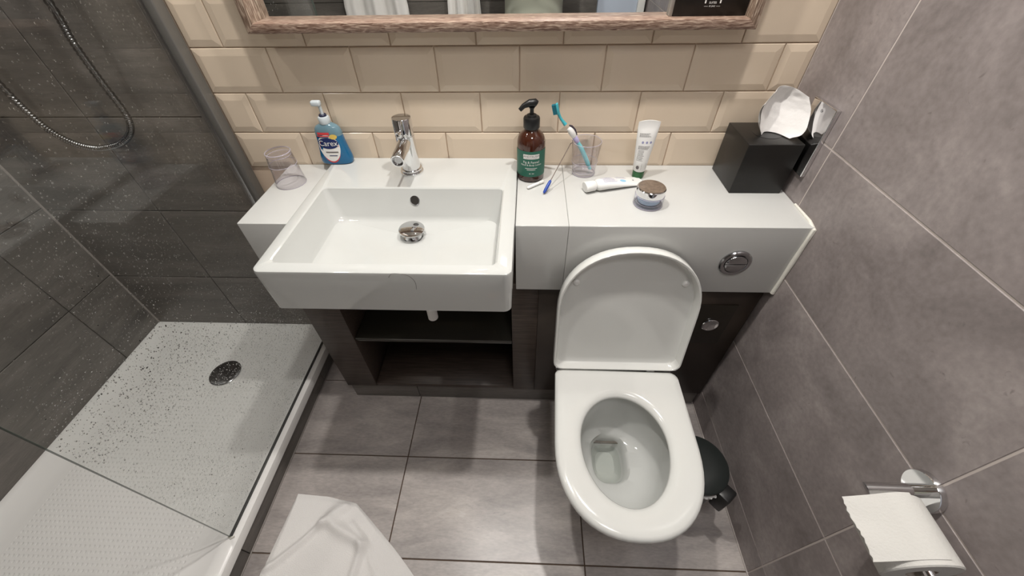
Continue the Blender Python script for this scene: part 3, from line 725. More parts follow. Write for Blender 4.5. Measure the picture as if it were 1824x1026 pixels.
# ------------------------------------------------------------------ tissue box and socket
tb = box('tissue_box', (0.5345, -0.1495, H + 0.0003), (0.6615, -0.0205, 0.984), 'black', None, 0.002, 2, org=(0.598, -0.085, H))
tag(tb, 'black cube tissue box cover in the corner of the counter', 'tissue box')
slot = lathe('tissue_slot', [(0.032, 0.0), (0.032, 0.0005), (0.0295, 0.0007), (0.001, 0.0002)], (0.6, -0.087, 0.9841), 'black_plastic', tb, 28)
def sheet(G, nu, nv, crease, th, seed):
    """smooth sheet through a grid of control points, with fine creases and a little thickness"""
    rows = [spline(r, nu) for r in G]; n = len(rows[0])
    cols = [spline([r[i] for r in rows], nv) for i in range(n)]; m = len(cols[0])
    V = []
    for j in range(m):
        for i in range(n):
            p = cols[i][j].copy(); q = p * 46 + Vector((seed, 0, 0))
            p.y += crease * (noise.noise(q) + 0.5 * noise.noise(q * 2.3)) * (0.3 + j / m)
            V.append(p)
    F = [[j * n + i, j * n + i + 1, (j + 1) * n + i + 1, (j + 1) * n + i] for j in range(m - 1) for i in range(n - 1)]
    k = len(V); V += [p + Vector((0.0002, th, 0)) for p in V]; F2 = [[k + q for q in reversed(f)] for f in F]
    bd = list(range(n)) + [j * n + n - 1 for j in range(1, m)] + [(m - 1) * n + i for i in range(n - 2, -1, -1)] + [j * n for j in range(m - 2, 0, -1)]
    F2 += [[bd[t], bd[(t + 1) % len(bd)], bd[(t + 1) % len(bd)] + k, bd[t] + k] for t in range(len(bd))]
    return V, F + F2
GF = [[(.580, -.102, .9862), (.597, -.083, .9862), (.620, -.090, .9862), (.637, -.121, .9862)],
      [(.563, -.110, 1.012), (.590, -.074, 1.014), (.622, -.080, 1.012), (.658, -.128, 1.002)],
      [(.557, -.102, 1.046), (.588, -.066, 1.052), (.626, -.068, 1.049), (.662, -.112, 1.040)],
      [(.573, -.090, 1.075), (.596, -.074, 1.086), (.626, -.076, 1.081), (.652, -.094, 1.069)]]
GB = [[(.584, -.090, .9862), (.600, -.074, .9862), (.620, -.076, .9862), (.634, -.100, .9862)],
      [(.568, -.086, 1.012), (.594, -.052, 1.014), (.626, -.056, 1.012), (.656, -.092, 1.006)],
      [(.566, -.080, 1.040), (.594, -.048, 1.046), (.628, -.052, 1.044), (.655, -.086, 1.038)],
      [(.582, -.078, 1.064), (.600, -.064, 1.072), (.626, -.066, 1.070), (.646, -.080, 1.062)]]
v1, f1 = sheet(GF, 9, 9, 0.0035, 0.0008, 0.0); v2, f2 = sheet(GB, 7, 7, 0.003, 0.0008, 5.0)
ti = raw('tissue', v1 + v2, f1 + [[q + len(v1) for q in f] for f in f2], 'soft_tissue', None, org=(0.6, -0.085, 0.9862), smooth=True, angle=75)
tag(ti, 'white paper tissue pulled up from the black box', 'tissue')
sk = thing('shaver_socket', 'polished chrome shaver socket plate on the right wall', 'socket', (W, -0.135, 0.92))
box('plate', (W - 0.0105, -0.1775, 0.918), (W - 0.0003, -0.0905, 1.070), 'chrome', sk, 0.0018, 3)
for z in (0.934, 1.054):
    lathe('screw', [(0.0035, 0), (0.0035, 0.0008), (0.001, 0.001)], (W - 0.0106, -0.134, z), 'chrome_dark', sk, 16, axis=(-1, 0, 0))

# ------------------------------------------------------------------ two plastic tumblers
def tumbler(label, base, up):
    s = 1 if up else -1
    t = thing('tumbler', label, 'tumbler', base, 'plastic tumblers on the counter')
    h = 0.090
    prof = [(0.0285, 0.0), (0.0305, 0.0012), (0.0315, 0.010), (0.0335, 0.032), (0.0345, 0.0335), (0.0345, 0.0355), (0.0335, 0.037), (0.0388, 0.0885), (0.0383, h), (0.0372, 0.0892), (0.0320, 0.037), (0.0300, 0.013), (0.0285, 0.0105), (0.001, 0.010)]
    if up: lathe('cup', prof, base, 'tumbler', t, 48, cap0=True, cap1=False)
    else: lathe('cup', [(r, h - z) for r, z in prof], base, 'tumbler', t, 48, cap0=True, cap1=False)
    q = lambda z: base[2] + (z if up else h - z)
    for nm, r, z, k in (('rim', 0.0381, 0.0895, 0.0009), ('step_ring', 0.0345, 0.0345, 0.0007), ('base_ring', 0.0302, 0.0022, 0.0014), ('base_ring', 0.0290, 0.0105, 0.0008)):
        pts = circ((base[0], base[1], q(z)), r, n=49)
        tube(nm, [circ((base[0], base[1], q(z)), r, n=48)[i % 48] for i in range(49)], k, 'tumbler_edge', t, 8)
    return t
tumbler('clear plastic tumbler upside down at the left end of the counter', (-0.6165, -0.107, H + 0.0003), False)
tumbler('clear plastic tumbler standing upright holding a toothbrush', (0.1775, -0.0455, H + 0.0003), True)

# toothbrush leaning in the upright tumbler
tbp = [Vector((0.194, -0.050, 0.8705)), Vector((0.182, -0.051, 0.895)), Vector((0.166, -0.054, 0.926)), Vector((0.152, -0.056, 0.948)), Vector((0.142, -0.058, 0.963)), Vector((0.131, -0.060, 0.979)), Vector((0.117, -0.060, 0.994)), Vector((0.104, -0.058, 1.009)), Vector((0.097, -0.057, 1.022)), Vector((0.094, -0.057, 1.036))]
br = thing('toothbrush', 'teal and white toothbrush leaning in the upright tumbler', 'toothbrush', tuple(tbp[0]))
tube('handle', spline(tbp[:4], 5), [0.0045] * 3 + [0.0058] * 10 + [0.0052] * 3, 'teal_pale', br, 12)
tube('grip', spline(tbp[3:5], 4), [0.0054, 0.0066, 0.0068, 0.0066, 0.006], 'lilac', br, 12)
tube('white_collar', spline(tbp[4:6] + [Vector((0.125, -0.060, 0.985))], 4), [0.006, 0.0075, 0.008, 0.008, 0.0075, 0.007, 0.0065, 0.006, 0.005], 'white_plastic', br, 12)
tube('dark_grip_strip', [(0.148, -0.053, 0.966), (0.142, -0.0525, 0.978), (0.133, -0.054, 0.988), (0.127, -0.056, 0.991)], [0.002, 0.0032, 0.003, 0.0015], 'grip_dark', br, 8)
tube('neck', spline(tbp[6:9], 5), [0.005, 0.0045, 0.004, 0.0036, 0.0034, 0.0034, 0.0034, 0.0036, 0.0038, 0.004, 0.0042], 'teal', br, 10)
hdir = Vector((-0.25, 0.05, 1)).normalized()
bm = box_bm((-0.006, -0.003, 0), (0.006, 0.003, 0.027), 0.0025, 2)
rot = hdir.to_track_quat('Z', 'Y').to_matrix().to_4x4()
for q in bm.verts: q.co = rot @ q.co + Vector((0.0985, -0.0575, 1.018))
from_bm('brush_head', bm, 'teal', br, smooth=True)
bm = bmesh.new()
for a in range(3):
    for b in range(7):
        t2 = box_bm((-0.0045 + a * 0.0033, -0.0125, 0.002 + b * 0.0034), (-0.0022 + a * 0.0033, -0.003, 0.0045 + b * 0.0034))
        me = bpy.data.meshes.new('tmp'); t2.to_mesh(me); t2.free(); bm.from_mesh(me); bpy.data.meshes.remove(me)
for q in bm.verts: q.co = rot @ q.co + Vector((0.0985, -0.0575, 1.018))
from_bm('bristles', bm, 'bristle', br)

# thin rod with a blue grip, leaning on the tumbler
ro = thing('interdental_stick', 'thin metal stick with a blue grip leaning against the tumbler', 'dental stick', (0.066, -0.162, H))
a = Vector((0.0662, -0.160, H + 0.004)); b = Vector((0.1345, -0.0585, 0.9455))
tube('rod', [a + (b - a) * 0.22, a + (b - a) * 0.6, b, b + Vector((0.006, 0.002, 0.0015))], [0.0011, 0.0011, 0.0010, 0.0005], 'wire', ro, 8)
tube('grip', [a, a + (b - a) * 0.02, a + (b - a) * 0.06, a + (b - a) * 0.19, a + (b - a) * 0.24, a + (b - a) * 0.26], [0.002, 0.0035, 0.0042, 0.0042, 0.0034, 0.0014], 'blue_grip', ro, 12)
st = thing('white_stick', 'small white capped stick lying beside the amber bottle', 'stick', (0.045, -0.118, H))
tube('stick', [(0.024, -0.136, H + 0.0042), (0.027, -0.134, H + 0.0046), (0.055, -0.111, H + 0.0046)], [0.0022, 0.004, 0.004], 'white_plastic', st, 12)
tube('stick_cap', [(0.0555, -0.1106, H + 0.0046), (0.066, -0.1025, H + 0.0046), (0.067, -0.1018, H + 0.0046)], [0.0044, 0.0044, 0.003], 'white_plastic', st, 12)

# ------------------------------------------------------------------ amber lotion bottle
AX, AY = 0.0325, -0.068
am = thing('lotion_bottle', 'amber lotion pump bottle with a green label', 'bottle', (AX, AY, H))
lathe('bottle_body', [(0.030, 0.0), (0.0345, 0.003), (0.0362, 0.007), (0.0362, 0.096), (0.0355, 0.104), (0.032, 0.114), (0.026, 0.122), (0.019, 0.128), (0.0165, 0.133), (0.0165, 0.139)], (AX, AY, H + 0.0003), 'amber', am, 56)
lathe('collar', [(0.0195, 0.134), (0.0205, 0.136), (0.0205, 0.157), (0.019, 0.160), (0.013, 0.1615), (0.012, 0.165), (0.010, 0.166)], (AX, AY, H), 'black_plastic', am, 40)
pm = tube('pump_stem', [(AX, AY, H + 0.164), (AX, AY, H + 0.178), (AX, AY, H + 0.184)], [0.0052, 0.0048, 0.0085], 'black_plastic', am, 16)
nz = tube('pump_nozzle', [(AX + 0.012, AY, H + 0.190), (AX + 0.008, AY, H + 0.1925), (AX - 0.006, AY - 0.002, H + 0.1925), (AX - 0.020, AY - 0.005, H + 0.187), (AX - 0.029, AY - 0.007, H + 0.178)], [0.007, 0.0095, 0.0085, 0.006, 0.0048], 'black_plastic', am, 14)
LR = 0.0366
def amp(u, v, r=LR): 
    a = -PI / 2 + u / r + 0.02
    return Vector((AX + r * math.cos(a), AY + r * math.sin(a), H + v))
lab = patch('label', -0.054, 0.054, 0.018, 0.087, amp, 'green_label', am, 40, 2)
amp2 = lambda u, v: amp(u, v, LR + 0.0003); amp3 = lambda u, v: amp(u, v, LR + 0.0006)
patch('title_box', -0.0215, 0.0215, 0.0672, 0.0795, amp2, 'white_print', lab, 16, 1)
text('title', 'LANDTRUSEN', 0.0076, lambda u, v: amp3(u, v + 0.0742), 'grey_print', lab)
patch('title_rule', -0.014, 0.014, 0.0688, 0.0694, amp3, 'grey_print', lab, 10, 1)
text('lettering', 'Fig & Fennel', 0.0088, lambda u, v: amp2(u, v + 0.0585), 'white_print', lab)
text('lettering', 'Hand & Body Lotion', 0.0068, lambda u, v: amp2(u, v + 0.0510), 'white_print', lab)
for w2, z in ((0.016, 0.0415), (0.0115, 0.0375), (0.005, 0.0268)):
    patch('small_print', -w2, w2 if w2 > 0.006 else -0.001, z, z + 0.0013, amp2, 'white_print', lab, 12, 1)
patch('small_print', 0.002, 0.008, 0.0268, 0.0281, amp2, 'white_print', lab, 6, 1)

# ------------------------------------------------------------------ blue hand soap bottle
SX, SY = -0.5085, -0.0245
so = thing('soap_bottle', 'blue hand soap pump bottle on the back corner of the basin', 'bottle', (SX, SY, BZ))
def sring(hw, hd, z, n=48, pw=2.8, dx=0.0):
    out = []
    for i in range(n):
        a = 2 * PI * i / n; c, s = math.cos(a), math.sin(a)
        out.append(Vector((SX + dx + hw * math.copysign(abs(c) ** (2 / pw), c), SY + hd * math.copysign(abs(s) ** (2 / pw), s), BZ + z)))
    return out
SP = [(0.0, 0.038, 0.0165), (0.002, 0.0425, 0.0195), (0.008, 0.0445, 0.0205), (0.020, 0.0435, 0.0202), (0.040, 0.0395, 0.0195), (0.060, 0.0365, 0.0185), (0.078, 0.0355, 0.0175)]
loft('bottle_base', [sring(w2, d2, z + 0.0003) for z, w2, d2 in SP], 'blue_soap', so, True, True)
SP2 = [(0.0782, 0.0355, 0.0175), (0.088, 0.0355, 0.017), (0.097, 0.033, 0.016), (0.103, 0.027, 0.0145), (0.107, 0.018, 0.013), (0.109, 0.0135, 0.0125)]
loft('bottle_shoulder', [sring(w2, d2, z, pw=2.8 - 0.8 * (z - 0.078) / 0.031) for z, w2, d2 in SP2], 'soap_clear', so, True, True)
lathe('collar', [(0.0135, 0.108), (0.0145, 0.110), (0.0145, 0.122), (0.013, 0.125), (0.0095, 0.126)], (SX, SY, BZ), 'milky', so, 32)
lathe('pump_socket', [(0.0095, 0.1255), (0.0095, 0.130), (0.0085, 0.131), (0.003, 0.131)], (SX, SY, BZ), 'navy_plastic', so, 28)
tube('pump_stem', [(SX, SY, BZ + 0.130), (SX, SY, BZ + 0.155)], 0.0042, 'milky', so, 14)
box('pump_head', (SX - 0.018, SY - 0.010, BZ + 0.152), (SX + 0.006, SY + 0.005, BZ + 0.165), 'milky', so, 0.004, 3)
def sp(u, v, e=0.0004):
    """front face of the soap bottle"""
    import bisect
    zs = [q[0] for q in SP + SP2]
    k = min(max(bisect.bisect(zs, v) - 1, 0), len(zs) - 2); A = (SP + SP2)[k]; B = (SP + SP2)[k + 1]; t = (v - A[0]) / max(B[0] - A[0], 1e-5)
    hw = A[1] + (B[1] - A[1]) * t; hd = A[2] + (B[2] - A[2]) * t
    q = max(0.0, 1 - min(abs(u) / hw, 1) ** 2.8) ** (1 / 2.8)
    return Vector((SX + u, SY - hd * q - e, BZ + v))
lb = oval('label', -0.003, 0.047, 0.0285, 0.036, lambda u, v: sp(u, v, 0.0005), 'white_print', so, 32, 0.12)
oval('label_border', -0.003, 0.0405, 0.0265, 0.0335, lambda u, v: sp(u, v, 0.0002), 'red_print', so, 32, 0.12)
oval('brand_oval', -0.003, 0.0605, 0.0275, 0.0145, lambda u, v: sp(u, v, 0.0009), 'navy_print', lb, 32)
text('brand', 'Carex', 0.0205, lambda u, v: sp(u - 0.003, v + 0.0605, 0.0013), 'white_print', lb)
patch('banner', -0.024, 0.008, 0.0835, 0.0895, lambda u, v: sp(u, v, 0.0009), 'red_print', lb, 8, 2)
patch('banner_line', -0.027, 0.012, 0.0785, 0.0812, lambda u, v: sp(u, v, 0.0009), 'red_print', lb, 8, 1)
patch('banner_line', -0.027, 0.004, 0.0755, 0.0775, lambda u, v: sp(u, v, 0.0009), 'navy_print', lb, 8, 1)
oval('badge', 0.016, 0.078, 0.010, 0.0065, lambda u, v: sp(u, v, 0.0010), 'yellow_print', lb, 20)
patch('small_print', -0.016, 0.018, 0.0355, 0.0385, lambda u, v: sp(u, v, 0.0010), 'grey_print', lb, 10, 1)
patch('small_print', -0.009, 0.013, 0.0265, 0.0285, lambda u, v: sp(u, v, 0.0010), 'navy_print', lb, 8, 1)

# ------------------------------------------------------------------ standing hand cream tube
UX, UY = 0.3215, -0.066
cr = thing('cream_tube', 'white hand cream tube standing on its green cap', 'tube', (UX, UY, H))
lathe('cap', [(0.0135, 0), (0.0148, 0.0015), (0.0152, 0.0185), (0.0142, 0.0195)], (UX, UY, H + 0.0003), 'green_cap', cr, 36)
R = []
CT = [(0.0195, 0.0142, 0.0142), (0.022, 0.0165, 0.0165), (0.05, 0.0185, 0.0165), (0.08, 0.0215, 0.0145), (0.11, 0.0245, 0.0095), (0.128, 0.0260, 0.0045), (0.134, 0.0264, 0.0016), (0.1465, 0.0266, 0.0012)]
def cring(z, a, b, n=36, lift=0.0):
    out = []
    for i in range(n):
        t = 2 * PI * i / n
        out.append(Vector((UX + a * math.cos(t), UY + b * math.sin(t), H + z + lift * (1 - math.cos(t) ** 2))))
    return out
loft('tube_body', [cring(z, a, b, lift=(0.004 if z > 0.14 else 0)) for z, a, b in CT], 'white_plastic', cr, True, True, True, 60)
def crp(u, v, e=0.0003):
    for k in range(len(CT) - 1):
        if CT[k][0] <= v <= CT[k + 1][0]: break
    A, B = CT[k], CT[k + 1]; t = (v - A[0]) / (B[0] - A[0]); a = A[1] + (B[1] - A[1]) * t; b = A[2] + (B[2] - A[2]) * t
    q = max(0.02, 1 - (u / a) ** 2) ** 0.5
    return Vector((UX + u, UY - b * q - e, H + v))
def print_lines(parent, fn, u0, u1, v0, v1, n, mat, th=0.0010, seed=0):
    rg = random.Random(seed); V = []; F = []
    for i in range(n):
        v = v0 + (v1 - v0) * i / max(n - 1, 1); u = u0; end = u1 - rg.random() * (u1 - u0) * 0.25
        while u < end:
            l = min(rg.uniform(0.001, 0.0035), end - u); b = len(V)
            V += [fn(u, v), fn(u + l, v), fn(u + l, v + th), fn(u, v + th)]; F.append([b, b + 1, b + 2, b + 3]); u += l + 0.0007
    return raw('small_print', V, F, mat, parent)
print_lines(cr, crp, -0.019, 0.010, 0.112, 0.119, 4, 'grey_print', seed=1)
print_lines(cr, crp, -0.017, 0.013, 0.082, 0.089, 4, 'grey_print', seed=2)
print_lines(cr, crp, -0.0155, 0.000, 0.052, 0.078, 9, 'grey_print', seed=3)
V = []; F = []
for i in range(9):
    b = len(V); v0 = 0.0275 + i * 0.0019
    V += [crp(-0.001, v0), crp(0.0115, v0), crp(0.0115, v0 + (0.0013 if i % 3 else 0.0009)), crp(-0.001, v0 + 0.0011)]; F.append([b, b + 1, b + 2, b + 3])
raw('barcode', V, F, 'grey_print', cr)
oval('recycling_mark', -0.0095, 0.033, 0.0035, 0.005, crp, 'grey_print', cr, 16)
for u in (-0.009, 0.001, 0.011): oval('care_mark', u, 0.099, 0.0028, 0.003, crp, 'lilac_print', cr, 12)

# ------------------------------------------------------------------ toothpaste tube lying down
tp = thing('toothpaste_tube', 'white toothpaste tube lying flat behind the cream jar', 'tube', (0.25, -0.125, H))
p0 = Vector((0.170, -0.147, H)); p1 = Vector((0.327, -0.093, H)); dx = (p1 - p0).normalized(); dy = Vector((-dx.y, dx.x, 0)); LN = (p1 - p0).length
def tp_ring(s, hw, hh, zc, n=28):
    return [p0 + dx * s + dy * (hw * math.cos(2 * PI * i / n)) + Vector((0, 0, zc + hh * math.sin(2 * PI * i / n))) for i in range(n)]
loft('cap', [tp_ring(0.0, 0.0145, 0.0115, 0.0142), tp_ring(0.002, 0.0162, 0.0128, 0.0142), tp_ring(0.026, 0.0150, 0.0125, 0.0140), tp_ring(0.030, 0.0115, 0.0105, 0.0138)], 'white_plastic', tp)
TB = [(0.0305, 0.0120, 0.0108, 0.0138), (0.037, 0.0185, 0.0135, 0.0140), (0.06, 0.0200, 0.0132, 0.0138), (0.10, 0.0215, 0.0095, 0.0100), (0.14, 0.0228, 0.0045, 0.0055), (0.155, 0.0230, 0.0012, 0.0030), (LN, 0.0230, 0.0010, 0.0026)]
loft('tube_body', [tp_ring(*q) for q in TB], 'white_plastic', tp)
def tpp(u, v):
    for k in range(len(TB) - 1):
        if TB[k][0] <= u <= TB[k + 1][0]: break
    A, B = TB[k], TB[k + 1]; t = (u - A[0]) / (B[0] - A[0]); hw, hh, zc = [A[i] + (B[i] - A[i]) * t for i in (1, 2, 3)]
    q = max(0.02, 1 - (v / hw) ** 2) ** 0.5
    return p0 + dx * u + dy * v + Vector((0, 0, zc + hh * q + 0.0003))
print_lines(tp, tpp, 0.048, 0.092, -0.012, 0.0, 6, 'lilac_print', seed=5)
print_lines(tp, tpp, 0.045, 0.085, 0.003, 0.009, 3, 'lilac_print', seed=6)
print_lines(tp, tpp, 0.088, 0.120, 0.002, 0.012, 4, 'lilac_print', 0.001, seed=7)
oval('logo', 0.104, -0.008, 0.009, 0.005, tpp, 'blue_print', tp, 18)
oval('batch_mark', 0.137, -0.003, 0.003, 0.0018, tpp, 'grey_print', tp, 10)

# ------------------------------------------------------------------ cream jar
JX, JY = 0.3205, -0.200
ja = thing('cream_jar', 'small thick glass cream jar with a brushed brown lid', 'jar', (JX, JY, H))
lathe('jar_body', [(0.030, 0.0), (0.0345, 0.0015), (0.0352, 0.004), (0.0352, 0.027), (0.033, 0.0285)], (JX, JY, H + 0.0003), 'jar_glass', ja, 48)
lathe('cream', [(0.022, 0.0085), (0.026, 0.010), (0.0275, 0.014), (0.0275, 0.028)], (JX, JY, H), 'cream_blue', ja, 40)
for nm, r, z, k in (('base_ring', 0.0338, 0.0022, 0.0018), ('shoulder_ring', 0.0342, 0.0272, 0.0010), ('inner_base_ring', 0.0290, 0.0085, 0.0010)):
    tube(nm, [circ((JX, JY, H + z), r, n=48)[i % 48] for i in range(49)], k, 'tumbler_edge', ja, 8)
ld = lathe('lid', [(0.0325, 0.0288), (0.0338, 0.0295), (0.0338, 0.0455), (0.0325, 0.047), (0.0305, 0.0474)], (JX, JY, H), 'chrome', ja, 48)
lathe('lid_disc', [(0.0312, 0.0474), (0.0312, 0.0479), (0.001, 0.0481)], (JX, JY, H), 'brown_lid', ld, 48)

# ------------------------------------------------------------------ pedal bin
QX, QY = 0.518, -0.592
pb = thing('pedal_bin', 'small black pedal bin between the toilet and the right wall', 'bin', (QX, QY, 0))
lathe('body', [(0.070, 0.0), (0.074, 0.002), (0.074, 0.012), (0.072, 0.014), (0.0775, 0.235), (0.0775, 0.243)], (QX, QY, 0.0005), 'black_plastic', pb, 48)
lathe('liner', [(0.0780, 0.225), (0.0790, 0.23), (0.0792, 0.2445), (0.076, 0.2455)], (QX, QY, 0), 'white_plastic', pb, 40)
lathe('bin_lid', [(0.080, 0.2458), (0.083, 0.2462), (0.0838, 0.250), (0.0825, 0.2565), (0.078, 0.2600), (0.04, 0.2640), (0.001, 0.2650)], (QX, QY, 0), 'bin_lid', pb, 56)
hdn = Vector((0.62, -0.78, 0)).normalized(); hs = Vector((-hdn.y, hdn.x, 0))
bm = box_bm((0.076, -0.022, 0.17), (0.112, 0.022, 0.252), 0.007, 2)
for q in bm.verts: q.co = Vector((QX, QY, 0)) + hdn * q.co.x + hs * q.co.y + Vector((0, 0, q.co.z))
from_bm('hinge_housing', bm, 'black_plastic', pb, smooth=True)
bm = box_bm((-0.105, -0.018, 0.004), (-0.06, 0.018, 0.012), 0.003, 2)
for q in bm.verts: q.co = Vector((QX, QY, 0)) + hdn * q.co.x + hs * q.co.y + Vector((0, 0, q.co.z))
from_bm('pedal', bm, 'black_plastic', pb, smooth=True)
V = []; F = []
for i in range(13):
    a = math.atan2(hdn.y, hdn.x) - 0.30 - 0.55 * i / 12
    for r, z in ((0.0795, 0.2452), (0.0865 + 0.002 * math.sin(i * 1.9), 0.238), (0.0835, 0.226 + 0.004 * math.sin(i))):
        V.append(Vector((QX + r * math.cos(a), QY + r * math.sin(a), z)))
for i in range(12):
    for k in range(2): F.append([i * 3 + k, i * 3 + k + 1, i * 3 + k + 4, i * 3 + k + 3])
raw('liner_fold', V, F, 'white_plastic', pb, smooth=True)

# ------------------------------------------------------------------ toilet roll and holder
RZ = 0.703
th = thing('toilet_roll_holder', 'chrome toilet roll holder fixed to the right wall', 'roll holder', (W, -0.798, RZ))
lathe('wall_rose', [(0.0315, 0.0), (0.0325, 0.001), (0.0325, 0.0095), (0.0315, 0.011), (0.001, 0.0112)], (W - 0.0003, -0.798, RZ), 'chrome', th, 48, axis=(-1, 0, 0))
def cut_arm():
    n = 32; R = []
    for x, sl in ((W - 0.011, 0), (W - 0.03, 0), (W - 0.095, 0.55), (W - 0.0955, 0.55)):
        ring = []
        r = 0.0108 if x > W - 0.0952 else 0.0095
        for i in range(n):
            a = 2 * PI * i / n
            ring.append(Vector((x + sl * r * math.sin(a) * -1.0, -0.798 + r * math.cos(a), RZ + r * math.sin(a))))
        R.append(ring)
    return loft('arm', R, 'chrome', th)
cut_arm()
lathe('roll_bar', [(0.0065, 0.0), (0.0065, 0.128), (0.0055, 0.130)], (W - 0.072, -0.800, RZ - 0.003), 'chrome', th, 20, axis=(0, -1, 0))
RX, RRZ, RR, RC = W - 0.072, RZ - 0.0155, 0.050, 0.0195
tr2 = thing('toilet_roll', 'white toilet roll hanging on the chrome holder', 'toilet roll', (RX, -0.865, RRZ))
ry0, ry1 = -0.815, -0.907
def roll_ring(r, y, n=56): return [Vector((RX + r * math.cos(2 * PI * i / n), y, RRZ + r * math.sin(2 * PI * i / n))) for i in range(n)]
v, f = loft_data([roll_ring(RC, ry0), roll_ring(RR - 0.002, ry0), roll_ring(RR, ry0 - 0.002), roll_ring(RR, ry1 + 0.002), roll_ring(RR - 0.002, ry1), roll_ring(RC, ry1), roll_ring(RC, ry0)], False, False)
raw('roll', v, f, 'paper', tr2, smooth=True)
v, f = loft_data([roll_ring(RC - 0.0002, ry0 + 0.0002), roll_ring(RC - 0.0002, ry1 - 0.0002), roll_ring(RC - 0.0014, ry1 - 0.0002), roll_ring(RC - 0.0014, ry0 + 0.0002), roll_ring(RC - 0.0002, ry0 + 0.0002)], False, False)
raw('core', v, f, plain('grey_card_core', srgb(170, 160, 150), 0.9), tr2, smooth=True)
V = []; F = []; nu, nv = 26, 18
for j in range(nv + 1):
    t = j / nv; y = ry0 + 0.002 + (ry1 - ry0 + 0.006) * t
    for i in range(nu + 1):
        s = i / nu                           # from the top of the roll outwards to the torn edge
        if s < 0.55:
            a = math.radians(78 + 42 * s / 0.55); p = Vector((RX + (RR + 0.0012) * math.cos(a), y, RRZ + (RR + 0.0012) * math.sin(a)))
        else:
            a = math.radians(120); q = (s - 0.55) / 0.45; tang = Vector((-math.sin(a), 0, math.cos(a)))
            p = Vector((RX + (RR + 0.0012) * math.cos(a), y, RRZ + (RR + 0.0012) * math.sin(a))) + Vector((-0.84, 0, -0.50)) * (0.056 * q) + Vector((-0.1, 0, 0.25)) * (0.02 * q * q)
            if i == nu: p.x += 0.0012 * math.sin(j * 2.7)
            p += Vector((0.2, 0, 1)) * (0.0016 * math.sin(t * 9 + q * 2) * q)
        V.append(p)
for j in range(nv):
    for i in range(nu):
        a = j * (nu + 1) + i; F.append([a, a + 1, a + nu + 2, a + nu + 1])
n0 = len(V); V += [q + Vector((0, 0, -0.0004)) for q in V]; F += [[n0 + q for q in reversed(fc)] for fc in F]
raw('loose_sheet', V, F, 'paper', tr2, smooth=True, angle=70)

# ------------------------------------------------------------------ bath mat thrown on the floor
def bath_mat():
    nu, nv = 90, 90; V = []; F = []
    A, B, Cc, Dd = Vector((-0.7235, -0.632)), Vector((-0.48, -0.652)), Vector((-0.205, -0.90)), Vector((-0.76, -1.10))
    top = [A, Vector((-0.60, -0.636)), Vector((-0.525, -0.650))]
    def edge_top(s):
        if s < 0.6: return A.lerp(Vector((-0.62, -0.6375)), s / 0.6)
        return Vector((-0.62, -0.6375)).lerp(Vector((-0.518, -0.655)), (s - 0.6) / 0.4)
    def edge_bot(s): return Dd.lerp(Vector((-0.10, -1.02)), s)
    def ridge(p, a, b, w, h):
        p = p + Vector((0.016 * noise.noise(Vector((p.x * 11, p.y * 11, 3.0))), 0.016 * noise.noise(Vector((p.x * 11, p.y * 11, 7.0)))))
        ab = b - a; t = max(0, min(1, (p - a).dot(ab) / ab.length_squared)); d = (p - a - ab * t).length
        return h * math.exp(-(d / w) ** 2)
    for j in range(nv + 1):
        t = j / nv
        for i in range(nu + 1):
            s = i / nu
            p = edge_top(s).lerp(edge_bot(s), t)
            if s > 0.5: p.x += 0.030 * math.sin(PI * min(1, t * 1.2)) * (s - 0.5) * 2 * 0.6
            z = 0.008 + 0.006 * (0.5 + 0.5 * noise.noise(Vector((p.x * 9, p.y * 9, 0.4))))
            z += ridge(p, Vector((-0.545, -0.668)), Vector((-0.60, -0.72)), 0.015, 0.018) + ridge(p, Vector((-0.60, -0.72)), Vector((-0.76, -0.87)), 0.010, 0.014)
            z += ridge(p, Vector((-0.575, -0.715)), Vector((-0.47, -0.775)), 0.017, 0.018) + ridge(p, Vector((-0.47, -0.775)), Vector((-0.455, -0.93)), 0.012, 0.015) + ridge(p, Vector((-0.50, -0.72)), Vector((-0.37, -0.86)), 0.008, 0.006)
            z += ridge(p, Vector((-0.52, -0.74)), Vector((-0.58, -0.90)), 0.06, 0.012)
            ed = min(s, 1 - s, t) * 14
            z *= min(1, 0.45 + ed)
            V.append(Vector((p.x, p.y, z + 0.002)))
    for j in range(nv):
        for i in range(nu):
            a = j * (nu + 1) + i; F.append([a, a + 1, a + nu + 2, a + nu + 1])
    n0 = len(V); W2 = nu + 1
    V += [Vector((q.x, q.y, 0.0006)) for q in V]; F += [[n0 + q for q in reversed(fc)] for fc in F]
    bd = [i for i in range(W2)] + [j * W2 + nu for j in range(1, nv + 1)] + [nv * W2 + i for i in range(nu - 1, -1, -1)] + [j * W2 for j in range(nv - 1, 0, -1)]
    for k in range(len(bd)):
        a, b = bd[k], bd[(k + 1) % len(bd)]; F.append([a, b, b + n0, a + n0])
    o = raw('bath_mat', V, F, 'cotton', None, org=(-0.5, -0.8, 0), smooth=True, angle=60)
    tag(o, 'crumpled white cotton bath mat lying on the floor by the shower', 'bath mat')
bath_mat()

